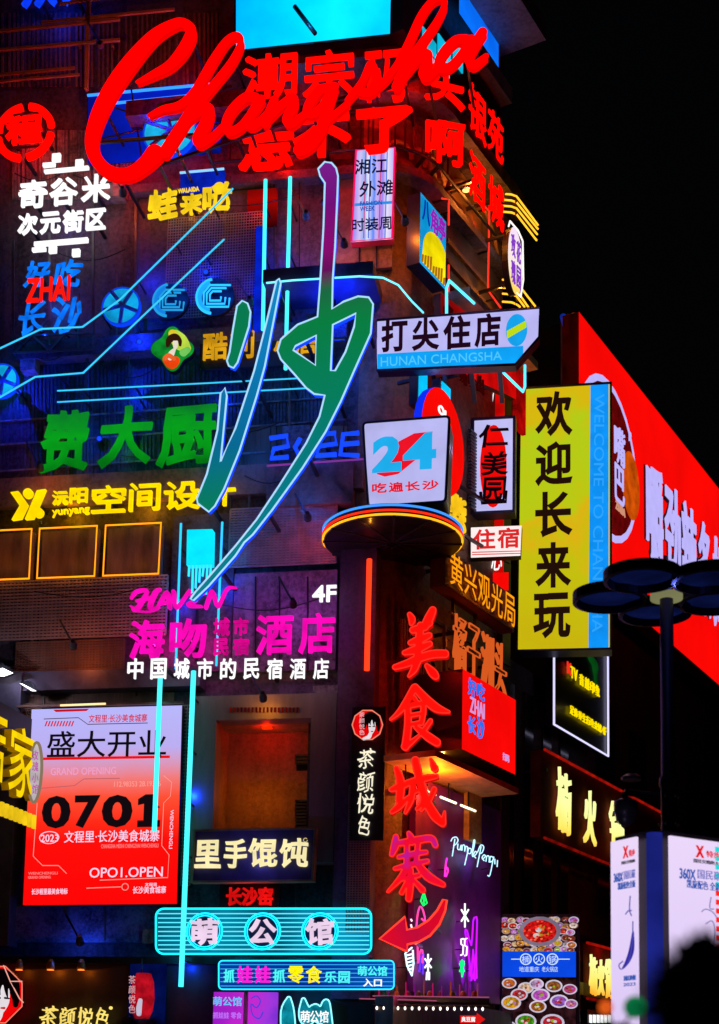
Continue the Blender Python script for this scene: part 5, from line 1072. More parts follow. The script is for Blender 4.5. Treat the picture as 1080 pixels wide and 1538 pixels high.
t.tubes('script_tube', [q7(p) for p in sc], .012, E('#b8ecff', 1.5, 0), 0, smooth=3); t.lamp(715, 1290, .1, '#90c0ff', 2); t.struts([(690, 1275), (735, 1305)], r=.012)
def doodle(name, lab, cat, parts, anchor, glow):
    t = Thing(name, lab, cat, B, .35, anchor, 'neon doodles on the purple wall')
    for nm, h, paths, sm in parts: t.tubes(nm, [q7(p) for p in paths], .018, E(h, 1.6, 0), 0, smooth=sm)
    t.lamp(anchor[0], anchor[1] - 14, .12, glow[0], glow[1]); t.struts([(anchor[0], anchor[1] - 12)], r=.01)
star = lambda cx, cy, r, h=1.6: [[(cx - r * math.cos(a), cy - r * h * math.sin(a)), (cx + r * math.cos(a), cy + r * h * math.sin(a))] for a in (math.pi / 2, .5, math.pi - .5)]
doodle('neon_star', 'white neon starburst over the purple neon hand', 'neon doodle', [('star_tube', '#e8fff0', star(475, 585, 18, 3), 0)], (698, 1396), ('#d0ffe0', 1))
doodle('neon_number', 'white neon number shape between starburst and green leaf', 'neon doodle', [('number_tube', '#f8e8ff', [[(468, 690), (458, 692), (458, 714), (468, 722), (466, 760), (456, 764)], [(484, 688), (474, 692), (474, 720), (484, 726), (482, 764), (474, 766)]], 0)], (697, 1438), ('#e0d0ff', 1))
doodle('neon_hand', 'glowing purple neon hand shape on the purple shop wall', 'neon doodle', [('hand_tube', '#c010ff', [[(500, 860), (490, 740), (476, 660), (484, 652), (504, 720), (512, 610), (522, 594), (530, 606), (526, 740), (528, 870)], [(504, 880), (512, 740), (520, 880)], [(494, 780), (512, 870), (524, 760)]], 2)], (712, 1470), ('#b010ff', 12))
doodle('neon_leaf', 'green neon leaf under the white number shape', 'neon doodle', [('leaf_tube', '#10ff70', star(462, 820, 12, 3) + [[(455, 790), (462, 860), (470, 790)]], 0)], (694, 1466), ('#10ff60', 1.5))
doodle('neon_feather', 'white neon feather below the red arrow', 'neon doodle', [('feather_tube', '#d8f8ff', [[(236, 730), (206, 756), (214, 810), (236, 856), (244, 800), (240, 740)]] + [[(212 + k * 2, 765 + k * 16), (242, 758 + k * 16)] for k in range(5)], 0)], (616, 1465), ('#c0e0ff', 1.5))
doodle('neon_star', 'white neon starburst at the foot of the wall beside the feather', 'neon doodle', [('star_tube', '#f0ffff', star(309, 800, 16, 2.6) + [[(304, 840), (302, 876)], [(314, 840), (314, 876)]], 0)], (643, 1470), ('#e0f0ff', 1))
doodle('neon_fish', 'pink and violet neon fish sketch behind the red arrow', 'neon doodle', [('fish_tube', '#ff40a0', [[(256, 640), (262, 580), (272, 545), (286, 560), (296, 610), (280, 600)], [(262, 720), (264, 800), (272, 750), (284, 742), (284, 800)]], 2), ('scale_tube', '#6030ff', [[(270, 840), (276, 780), (288, 760), (286, 850)]], 2)], (630, 1455), ('#ff30b0', 2))
doodle('neon_leaf', 'green neon leaf just under the lowest big red character', 'neon doodle', [('leaf_tube', '#10e860', [[(290, 482), (276, 520), (288, 540), (304, 530), (290, 482), (290, 540)]], 0)], (636, 1362), ('#10ff60', 1.5))
doodle('neon_figure', 'small pink neon figure near the start of the white script', 'neon doodle', [('figure_tube', '#ff30c8', [[(394, 326), (388, 360), (384, 410)], [(388, 360), (400, 384), (390, 410)], [(386, 376), (398, 372)]], 0)], (670, 1318), ('#ff30c0', 1))
doodle('neon_person', 'white and pink stacked neon dots behind the arrow head', 'neon doodle', [('dot_tube', '#ffe0e8', [[(232, 602), (236, 610)], [(232, 626), (238, 650)], [(228, 660), (240, 676)]], 0)], (618, 1408), ('#ffd0e0', .8))
# stall at the foot
t = Thing('bulb_string', 'string of small white bulbs along the stall edge under the purple wall', 'string lights', A, .9, (645, 1512)); mb = MB(); mw = MB()
for i in range(16): x = 566 + i * 10.6; c = t.P(x, 1514 + .1 * i); mb.lathe(c, [(.004, -.035), (.02, -.015), (.02, .015), (.004, .035)], E('#fff0e0', 2.5, 0), 8)
mw.tube([t.P(560, 1510, -.02), t.P(735, 1512, -.02)], .02, BLACK); mw.beam(t.P(570, 1510, -.02), t.P(570, 1510, -.5), .03, .03, BLACK); t.part('bulb', mb); t.part('wire', mw); t.lamp(650, 1520, .2, '#ffd8b0', 3)
t = Thing('stall_shelf', 'pink-lit rail shelf with green and gold wares under the purple wall', 'market stall', A, .8, (640, 1505))
t.box('shelf', (562, 1498, 735, 1504), -.6, 0, D('dark shelf', (.05, .03, .03), .5)); t.tubes('rail', [[(540, 1500), (656, 1503)], [(560, 1496), (735, 1498)]], .012, E('#c06080', .6, 0), .02)
for i in range(12): mb = MB(); x = 568 + i * 13.5; mb.beam(t.P(x, 1496, -.1), t.P(x, 1472 + (i * 7 % 5) * 2, -.1), .02, .02, E(('#c01060', '#801080', '#a04010')[i % 3], .8, 0)); t.part('hanging_strip', mb)
mb = MB()
for i in range(9): mb = MB(); x = 575 + i * 17; c = t.P(x, 1497, -.25); mb.lathe(c, [(.03, 0), (.07, .03), (.05, .1), (.015, .13)], D('wares ' + 'abc'[i % 3], ((.1, .3, .08), (.4, .28, .06), (.35, .08, .06))[i % 3], .5), 10); t.part('ware', mb)
t.lamp(600, 1490, .2, '#ff30a0', 3)
t = Thing('direction_sign', 'small red lit arrow sign with white characters on the stall front', 'light box', A, .95, (708, 1538))
t.poly('face', [[(691, 1525), (716, 1525), (716, 1521), (729, 1531), (716, 1541), (716, 1537), (691, 1537)]], -.08, 0, E('#e01818', 1, .1), BLACK); t.text('lettering', [('臭豆腐', (693, 1527, 714, 1535))], WH, .03, .02, .01); t.struts([(705, 1531)], reach=.5)

# ================================================================== neighbouring building with the red billboard
UR = B.uv(868, 600)[0]; z_low = B.uv(790, 1000)[1]; z_hi = B.uv(872, 480)[1]
nb = Thing('side_building', 'dark neighbouring building down the side street carrying the red snack billboard', 'building', B, 0, None); nb.root.location = B.W(UE, 0, 0)
mb = MB(); DKW = D('night wall', (.05, .035, .04), .8, 0, .6, 1.0, True, .2)
def prism(u0, u1, z0, z1, d0, d1, m, mb): mb.hexa([B.W(u0, z0, d0), B.W(u1, z0, d0), B.W(u1, z0, d1), B.W(u0, z0, d1), B.W(u0, z1, d0), B.W(u1, z1, d0), B.W(u1, z1, d1), B.W(u0, z1, d1)], m)
prism(UE + .05, UR, 0, z_low, -8, -.1, DKW, mb); prism(UR, 95, 0, z_hi - .1, -10, -.12, DKW, mb); nb.part('wall', mb)
for k in range(34):
    mb = MB(); u = UR + 1.5 + (k % 17) * 2.6; z = 6.2 + (k // 17) * 3.6; prism(u, u + 1.3, z, z + 1.8, -.11, -.05, D('dark pane', (.02, .02, .03), .15, 0, .3), mb); nb.part('window', mb)
for k in range(4): mb = MB(); u = UE + .4 + k * 1.1; prism(u, u + .5, 4.5, z_low - .6, -.09, -.04, D('dark pane', (.02, .02, .03), .15, 0, .3), mb); nb.part('window', mb)
mb = MB(); prism(UE + .05, 95, 3.9, 4.2, -.1, .5, BLACK, mb); nb.part('ledge', mb)
t = Thing('snack_billboard', 'huge sloping red lit billboard with pale characters and a round badge', 'billboard', B, .35, (960, 930))
b = (870, 470, 1200, 846); t.box('lightbox', b, -.45, 0, D('red casing', (.3, .01, .01), .5), E('#ff0804', 1.0, .08, .5), grow=.02)
PL = E('#c0b8ff', 1, .05)
t.disc('badge_ring', 914, 690, 117, .0, .02, PL); t.disc('badge', 914, 690, 107, .02, .03, E('#6a0608', .9, .3)); q = t.quad((936, 690, 954, 770)); 
t.disc('badge_chilli', 946, 730, 36, .03, .036, E('#e05808', .9, .3), ry=50)
t.text('badge_writing', [('嘴', (920, 634, 936, 690)), ('巴', (921, 694, 935, 750)), ('ZUIBA', (922, 752, 936, 764), E('#e8a080', .8, 0)), ('R', (942, 648, 946, 662))], PL, .012, .03, .04)
q = t.quad((966, 684, 1066, 838)); u0, v1 = q(0, 1); u1, v0 = q(1, 0); wch = (u1 - u0) / 4
btext(t, '嚼劲辣条', u0, u1, v0, v1, D('printed shadow', (.1, .0, .01), .6), bold=.07, ext=.04, d=.012, gap=.02, name='letter_shadow')
btext(t, '嚼劲辣条好', u0, u1 + wch, v0, v1, PL, bold=.028, ext=.06, d=.04)
t.lamp(960, 800, 2.5, '#ff1408', 30, .4)
t = Thing('end_panel', 'tall glassy end panel with painted blue and orange reflections beside the red snack billboard', 'poster', K(862), 0, (856, 700))
b = (842, 472, 869, 700); t.box('panel', b, -.1, 0, BLACK, E('#2a1210', .8, .4)); t.poly('reflection_patch', brush([[(846, 476, 10), (852, 492, 14), (850, 516, 8)]], 1), 0, .01, E('#1838c0', .7, .3)); t.poly('reflection_patch', brush([[(862, 476, 12), (862, 500, 14), (860, 524, 6)], [(860, 530, 8), (858, 600, 12)]], 1), 0, .012, E('#c04a10', .7, .3)); t.tubes('reflection_line', [[(856, 474), (848, 512), (850, 560), (848, 620)]], .03, E('#7a6a70', .5, 0), .02, smooth=4)  # reflections in the glassy end wall, put in as glowing colour patches
t = Thing('outline_frame_sign', 'black sign framed by a thin white line with small yellow characters', 'neon sign', B, .4, (870, 1110))
b = (831, 925, 912, 1088); t.box('panel', b, -.2, -.02, D('black panel', (.008, .008, .01), .3)); q = t.quad(b)
mb = MB(); mb.tube([t.wq(q, *p, .02) for p in ((0, 0), (1, 0), (1, 1), (0, 1))], .028, E('#d8d4ff', 1.2, 0), True); t.part('frame_tube', mb)
YS = E('#ffe000', 1.1, .1); mb = MB()
for ch, S0, T0, S1, T1 in (('TV', .34, .53, .46, .64), ('音', .5, .52, .58, .63), ('越', .6, .52, .68, .63), ('印', .7, .52, .78, .63), ('象', .8, .52, .88, .63)): qt(t, ch, q, S0 - .06, T0, S1 - .06, T1, YS, mb, bold=.0, ext=.03, d=.02)
for i, ch in enumerate('足体养生行政会馆'): qt(t, ch, q, .27 + i * .074, .185, .335 + i * .074, .265, YS, mb, bold=.0, ext=.03, d=.02)
qt(t, '4F', q, .87, .185, .95, .265, YS, mb, bold=.02, ext=.03, d=.02); t.part('character', mb)
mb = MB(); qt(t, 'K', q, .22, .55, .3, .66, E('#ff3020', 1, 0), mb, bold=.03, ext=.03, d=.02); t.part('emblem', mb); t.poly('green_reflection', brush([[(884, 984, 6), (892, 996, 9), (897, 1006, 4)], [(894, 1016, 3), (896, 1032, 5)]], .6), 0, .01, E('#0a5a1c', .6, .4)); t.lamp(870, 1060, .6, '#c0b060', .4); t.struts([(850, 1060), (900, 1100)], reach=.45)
def hotpot(lab, b, lines, lampw):
    t = Thing('hotpot_sign', lab, 'shop sign', B, .55, (b[0], b[3])); t.box('board', b, -.3, -.05, D('lacquer board', (.12, .02, .012), .9, 0, .4, 2, spec=.02)); q = t.quad(b); mb = MB(); CH = ramp_glow('hotpot characters', [(0, '#ff9a10'), (.4, '#f4e060'), (1, '#f0f8a0')], 1.15, 'Z', 0, b[3] * .0 + 1.0, .5)
    for ch, S0, T0, S1, T1 in lines: mb = MB(); qt(t, ch, q, S0, T0, S1, T1, CH, mb, bold=.006, ext=.06, d=.05, warp=.03); t.part('character', mb)
    mb = MB(); mb.tube([t.wq(q, 0, 1.0, .05), t.wq(q, 1, 1.0, .05)], .035, E('#b01408', .9, .4)); mb.tube([t.wq(q, 0, -.02, .05), t.wq(q, 1, -.02, .05)], .035, E('#901008', .8, .4)); t.part('edge_tube', mb); t.lamp((b[0] + b[2]) / 2, b[3] + 20, .9, '#ff5010', lampw * .35); t.struts([(b[0] + 8, b[1] + 30)], reach=.6)
    return t
hotpot('lacquer signboard with three tall pale-yellow hotpot characters under a red line', (815, 1126, 1000, 1256), [('楠', .075, .12, .17, .86), ('火', .27, .1, .36, .8), ('锅', .47, .14, .58, .82)], 8)
t = hotpot('small lacquer signboard repeating the three yellow hotpot characters at street level', (879, 1416, 919, 1498), [('楠', .06, .06, .3, .78), ('火', .36, .06, .58, .76), ('锅', .64, .06, .92, .8)], 3)
q = t.quad((879, 1416, 919, 1498)); mb = MB(); mb.tube([t.wq(q, .96, .0, .08), t.wq(q, .96, 1, .08)], .04, E('#ff9a20', 1.4, 0)); t.part('side_tube', mb); t.lamp(900, 1425, .25, '#ff3a08', 3)
# food screen
t = Thing('menu_screen', 'tall lit menu screen showing a red hotpot, bowls and a blue banner', 'screen', K(752), 0, (810, 1560))
b = (755, 1378, 865, 1560); t.box('housing', b, -.4, -.02, BLACK, grow=.08); t.box('display', b, -.02, 0, E('#3a1a20', .8, .7, 6))
rnd = random.Random(3); mb = MB(); cols = ['#d02818', '#e8a030', '#f0d8d0', '#c86828', '#e0e0f0', '#98c020', '#b83048', '#e8c8a0', '#8a3020', '#c878d8']
k = 0
def bowl(x, y, r, rim, fill):
    global k
    k += 1; d = .004 + k * .00006
    t.disc('', x, y, r, d - .0001, d, E(rim, .9, .2), ry=r * .72, n=18, mb=mb); k += 1; d += .00006
    t.disc('', x, y, r * .8, d - .00003, d, E(fill, .95, .5, 14), ry=r * .55, n=18, mb=mb)
    for _ in range(6):
        k += 1; d += .00005; a = rnd.uniform(0, 6.3); rr_ = rnd.uniform(0, r * .5); t.disc('', x + rr_ * math.cos(a), y + rr_ * .6 * math.sin(a), r * .16, d - .00003, d, E(rnd.choice(cols), .9, .3), ry=r * .12, n=8, mb=mb)
for gi in range(60):
    x, y = 760 + (gi % 10) * 11 + rnd.uniform(-3, 3), 1382 + (gi // 10) * 9 + rnd.uniform(-2, 2); bowl(x, y, rnd.uniform(6, 8), rnd.choice(['#e0d8e8', '#c8b8d0', '#6a3a30', '#a88a90']), rnd.choice(cols))
k += 2; bowl(811, 1399, 31, '#8a7a90', '#e01a18'); 
for _ in range(60):
    k += 1; a = rnd.uniform(0, 6.3); r_ = 24 * rnd.random() ** .5; d = .004 + k * .00006; t.disc('', 811 + r_ * math.cos(a), 1399 + r_ * .66 * math.sin(a), 2.2, d - .00003, d, E(rnd.choice(['#ff3a28', '#c80c10', '#ff6a48', '#e02020', '#a80a0a']), .95, 0), ry=1.5, n=6, mb=mb)
for x, y, r, f in ((765, 1477, 11, '#c06020'), (790, 1484, 12, '#e8c0a0'), (806, 1478, 11, '#d8b0e0'), (832, 1481, 13, '#a86830'), (856, 1486, 11, '#c04080'), (780, 1494, 13, '#c83038'), (812, 1495, 14, '#e060e0'), (768, 1506, 15, '#e8a018'), (808, 1512, 13, '#b06020'), (840, 1504, 14, '#a868d8'), (858, 1508, 10, '#d078c0'), (790, 1534, 16, '#50a020'), (830, 1536, 18, '#d02838'), (764, 1542, 12, '#c0a060')): bowl(x, y, r, '#e4d8f0', f)
t.part('food_picture', mb)
t.box('blue_banner', (755, 1429, 865, 1467), 0, .05, E('#0a4ae8', 1, .08)); WB = E('#cfe8ff', 1, 0); mb = MB()
for x in (790, 810, 830): t.ring('', x, 1441, 8, .012, WB, .06, mb=mb)
t.tubes('', [[(768, 1441), (782, 1441)], [(838, 1441), (856, 1441)]], .01, WB, .06, mb=mb); t.part('banner_ring', mb)
t.text('small_characters', [('楠', (784, 1436, 796, 1447)), ('火', (804, 1436, 816, 1447)), ('锅', (824, 1436, 836, 1447)), ('地道重庆', (780, 1452, 810, 1460)), ('老火锅店', (814, 1452, 838, 1460))], WB, .0, .01, .055); t.lamp(810, 1440, 1.2, '#c080ff', 6)
# counter with white lit notice at street level
t = Thing('lit_notice', 'low white lit notice strip at street level below the small hotpot board', 'light box', B, .8, (900, 1560)); t.box('panel', (882, 1516, 926, 1552), -.2, 0, BLACK); mb = MB()
for i in range(7): t.box('', (885 + i * 5.6, 1524, 888.5 + i * 5.6, 1536), 0, .02, WH, mb=mb)
t.part('lettering', mb); t.struts([(900, 1530)])
# ================================================================== lamp post, advertising pillar, camera
LD = 13.5; GP = G(LD)
def fplane(px, ang): p = GP.P(px, 1400); return p, Vector((math.sin(ang), math.cos(ang), 0))
pc = GP.P(982, 1400); pc.z = 0
R_, L_ = Vector((math.sin(math.radians(60)), math.cos(math.radians(60)), 0)), Vector((-math.sin(math.radians(29.4)), math.cos(math.radians(29.4)), 0))
nR, nL = Vector((R_.y, -R_.x, 0)), Vector((-L_.y, L_.x, 0))
PR, PLf = Plane(pc + nR * .0, R_, nR), Plane(pc, L_, nL)
t = Thing('advertising_pillar', 'advertising pillar with two white lit screens around a corner post given a blue glow', 'advertising pillar', PR, 0, (1000, 1600)); t.root.location = pc
ztop = PR.uv(1007, 1256)[1]; zbot = PR.uv(1007, 1500)[1]; zb = .25
def pt(a, b, z): p = pc + R_ * a + L_ * b; return Vector((p.x, p.y, z))
ua, ub = PR.uv(1004, 1300)[0], PR.uv(1004, 1300)[0] + .95
la, lb = PLf.uv(959, 1300)[0], PLf.uv(921, 1300)[0]
DKC = D('pillar casing', (.03, .022, .035), .35, .3)
mb = MB(); mb.hexa([pt(.06, .06, zb), pt(ub + .04, .06, zb), pt(ub + .04, lb + .04, zb), pt(.06, lb + .04, zb), pt(.06, .06, ztop + .06), pt(ub + .04, .06, ztop + .06), pt(ub + .04, lb + .04, ztop + .06), pt(.06, lb + .04, ztop + .06)], DKC)
mb.hexa([pt(-.05, -.05, 0), pt(ub + .1, -.05, 0), pt(ub + .1, lb + .1, 0), pt(-.05, lb + .1, 0), pt(-.05, -.05, zb), pt(ub + .1, -.05, zb), pt(ub + .1, lb + .1, zb), pt(-.05, lb + .1, zb)], DKC); t.part('casing', mb)
mb = MB(); mb.lathe((pt(.06, .05, 0).x, pt(.06, .05, 0).y, zb), [(.075, 0), (.075, ztop - zb + .02)], E('#222c98', .7, .4, 1.2), 28); t.part('corner_column', mb, None, True)  # blue light reflected by the column, put in as its own glow
SW = ramp_glow('pillar screen', [(0, '#f0c0d8'), (.15, '#dcc8f4'), (.5, '#e4d0fa'), (1, '#ecd8fa')], 1.0, 'Z', 1.8, ztop, .1)
def screen(pl, u0, u1, mir):
    t.pl, t.off = pl, 0
    mb = MB(); mb.hexa([pl.W(u0, zb + .5, -.0), pl.W(u1, zb + .5, 0), pl.W(u1, zb + .5, .03), pl.W(u0, zb + .5, .03), pl.W(u0, ztop, 0), pl.W(u1, ztop, 0), pl.W(u1, ztop, .03), pl.W(u0, ztop, .03)], SW); return t.part('screen', mb)
screen(PR, ua, ub, 0); screen(PLf, la, lb, 1)
def stext(pl, off, items, name):
    t.pl, t.off = pl, off; mb = MB()
    for ch, box, m, bo in items: t.text('', [(ch, box)], m, mb=mb, bold=bo, ext=.006, d=.032)
    return t.part(name, mb)
RD_, BL_, BL2 = E('#e81420', .95, 0), E('#0a50b0', .95, 0), E('#102a88', .9, 0)
stext(PR, 0, [('X', (1041, 1270, 1054, 1288), RD_, .08), ('特步', (1057, 1278, 1078, 1288), RD_, .02), ('国民安踏跑大会', (1038, 1290, 1082, 1296), D('print grey', (.04, .03, .08), .5), .01), ('360X', (1017, 1304, 1041, 1320), BL_, .03), ('国民碳', (1044, 1306, 1080, 1320), E('#6a70c8', .9, 0), .0), ('凯旋配色 全新', (1028, 1321, 1078, 1334), BL_, .01)], 'advert_print')
stext(PLf, 0, [], 'advert_print') if False else None
t.pl, t.off = PLf, 0; mb = MB(); wL = lb - la
def lp_(S, z): return la + wL * (1 - S), z
def ltext(ch, S0, z0, S1, z1, m, bo=0.0):
    qq = t.quad; a0, a1 = lb - wL * S0, lb - wL * S1
    t.quad = lambda _b: (lambda S, T: np.concatenate([a0 + (a1 - a0) * S, z0 + (z1 - z0) * T], 1)); t.text('', [(ch, None)], m, mb=mb, bold=bo, ext=.006, d=.032); t.quad = qq
zpx = lambda y: PLf.uv(940, y)[1]
ltext('X', .5, zpx(1290), .72, zpx(1272), RD_, .08); ltext('特步', .74, zpx(1289), .98, zpx(1279), RD_, .02); ltext('国民安踏跑', .45, zpx(1299), .98, zpx(1294), D('print grey', (.04, .03, .08), .5)); ltext('360X', .14, zpx(1324), .5, zpx(1310), BL_, .03); ltext('国民碳', .54, zpx(1322), .98, zpx(1309), E('#6a70c8', .9, 0)); ltext('凯旋配色全新', .3, zpx(1336), .98, zpx(1325), BL_, .01); ltext('国民跑鞋', .52, zpx(1474), .98, zpx(1466), BL_, .03); ltext('2023', .5, zpx(1482), .96, zpx(1477), BL_)
t.part('advert_print', mb)
mb = MB()
t.pl = PR; t.tubes('', [[(1064, 1348), (1062, 1364), (1068, 1366)], [(1050, 1370), (1056, 1366), (1066, 1370), (1072, 1378)], [(1056, 1388), (1066, 1384), (1070, 1400), (1068, 1424)]], .006, E('#9a90c8', .8, 0), .036, smooth=4, mb=mb, seg=5)
t.pl = PLf; t.tubes('', [[(951, 1346), (950, 1366), (953, 1368)], [(944, 1374), (949, 1368), (953, 1376)], [(955, 1384), (954, 1420), (948, 1446), (938, 1456), (934, 1450), (940, 1444)]], .006, E('#5a58b8', .8, 0), .036, smooth=4, mb=mb, seg=5); t.part('shoe_sketch', mb)
t.pl = PLf; t.poly('shoe_print', brush([[(955, 1400, 2), (953, 1426, 7), (947, 1444, 6), (940, 1454, 2)]], .5), .03, .038, E('#3a30b8', .9, .3)); t.pl = PR
mb = MB(); u_e = ub - .14
for i in range(26): z = ztop - .05 - i * .085; col = '#30d8d8' if i < 5 else ('#ff2a20' if i < 17 else '#ff3a60'); mb.hexa([PR.W(PR.uv(1071, 1300)[0], z - .05, .03), PR.W(ub, z - .05, .03), PR.W(ub, z - .05, .036), PR.W(PR.uv(1071, 1300)[0], z - .05, .036), PR.W(PR.uv(1071, 1300)[0], z, .03), PR.W(ub, z, .03), PR.W(ub, z, .036), PR.W(PR.uv(1071, 1300)[0], z, .036)], E(col, 1, 0))
t.part('advert_stripe', mb)
t.pl = PR; t.lamp(1020, 1400, .5, '#d8c0ff', 4); t.pl = PLf; t.lamp(940, 1400, .5, '#d8c0ff', 2); t.pl = PR
# lamp post
t = Thing('street_lamp', 'tall dark street lamp whose head is a flower of round discs with a lit ring', 'street lamp', GP, -1.0, (1003, 1700)); lc = GP.P(1001, 896, -1.0); lc0 = Vector((lc.x, lc.y, 0)); t.root.location = lc0
PST = D('lamp post paint', (.03, .022, .035), .5, .4, .3); mb = MB(); sc_ = (LD + 1) / 2200
mb.lathe(lc0, [(.16, 0), (.16, .3), (.1, .35), (.085, 3.8), (.105, 3.82), (.105, 3.98), (.075, 4.0), (.075, 4.6), (.09, 4.62), (.09, 4.7), (.07, 4.72), (.068, lc.z + .1)], PST, 24); t.part('post', mb, None, True)
mb = MB(); mb.lathe(lc, [(.165, -.03), (.165, .02), (.1, .02), (.1, -.03)], E('#a0a070', .55, .1), 28); t.part('lit_ring', mb)
UND = D('blue lamp disc', (.06, .1, .5), .3, .1, .3)
for k in range(5):
    a = math.radians(18 + 72 * k); c = lc + Vector((.58 * math.cos(a), .58 * math.sin(a), .05)); mb = MB()
    mb.lathe(c, [(.02, .03), (.345, .03), (.345, -.07), (.385, -.06), (.385, .04), (.25, .07)], D('lamp head paint', (.012, .008, .016), .5, .2), 36); p = t.part('lamp_disc', mb); mb = MB(); mb.lathe(c, [(.33, .012), (.33, .022)], E('#141f5c', .5, .5, 1.5), 36); t.part('disc_light', mb, p)
mb = MB()
for z in (3.98, 4.22, 4.5):
    for k in range(6): a = k * 1.05; mb.lathe(lc0 + Vector((.1 * math.cos(a), .1 * math.sin(a), z)), [(.012, -.012), (.012, .012)], D('bright bolt', (.7, .7, .75), .2, 1), 8)
t.part('bolt', mb); t.lamp(1001, 905, .3, '#6070ff', 1, .2)
t = Thing('security_camera', 'dark dome security camera on an arm of the street lamp', 'security camera', GP, -1.0, (940, 1245)); mb = MB(); a = GP.P(990, 1196, -1.0); b_ = GP.P(938, 1190, -1.0); mb.tube([a, b_], .035, PST); mb.tube([b_, b_ + Vector((0, 0, -.06))], .03, PST); t.part('arm', mb)
mb = MB(); c = GP.P(940, 1200, -1.0); mb.lathe(c, [(.02, -.28), (.075, -.25), (.1, -.2), (.11, -.15), (.12, -.14), (.12, -.03), (.06, .0)], D('camera shell', (.1, .1, .14), .35, .2), 24); t.part('dome', mb, None, True); mb = MB(); c2 = GP.P(952, 1170, -1.0); mb.lathe(GP.P(948, 1172, -1.0), [(.1, 0), (.1, .03), (.05, .06)], D('camera shell', (.1, .1, .14), .35, .2), 20); t.part('rain_cap', mb)

# ================================================================== people in the street
def skin_mesh(name, verts, edges, rad, mat, parent, sub=2):
    me = bpy.data.meshes.new(name); me.from_pydata(verts, edges, []); o = bpy.data.objects.new(name, me); COL.objects.link(o)
    md = o.modifiers.new('s', 'SKIN'); md.use_smooth_shade = True
    for i, r in enumerate(rad): me.skin_vertices[0].data[i].radius = r if hasattr(r, '__len__') else (r, r); me.skin_vertices[0].data[i].use_root = i == 0
    o.modifiers.new('d', 'SUBSURF').levels = sub
    bpy.context.view_layer.update(); dg = bpy.context.evaluated_depsgraph_get()
    nm = bpy.data.meshes.new_from_object(o.evaluated_get(dg)); o.modifiers.clear(); o.data = nm; bpy.data.meshes.remove(me)
    nm.materials.clear(); nm.materials.append(mat); nm.polygons.foreach_set('use_smooth', [True] * len(nm.polygons))
    o.parent = parent; return o
SKIN = D('skin', (.5, .3, .22), .5, 0, .1, 6)
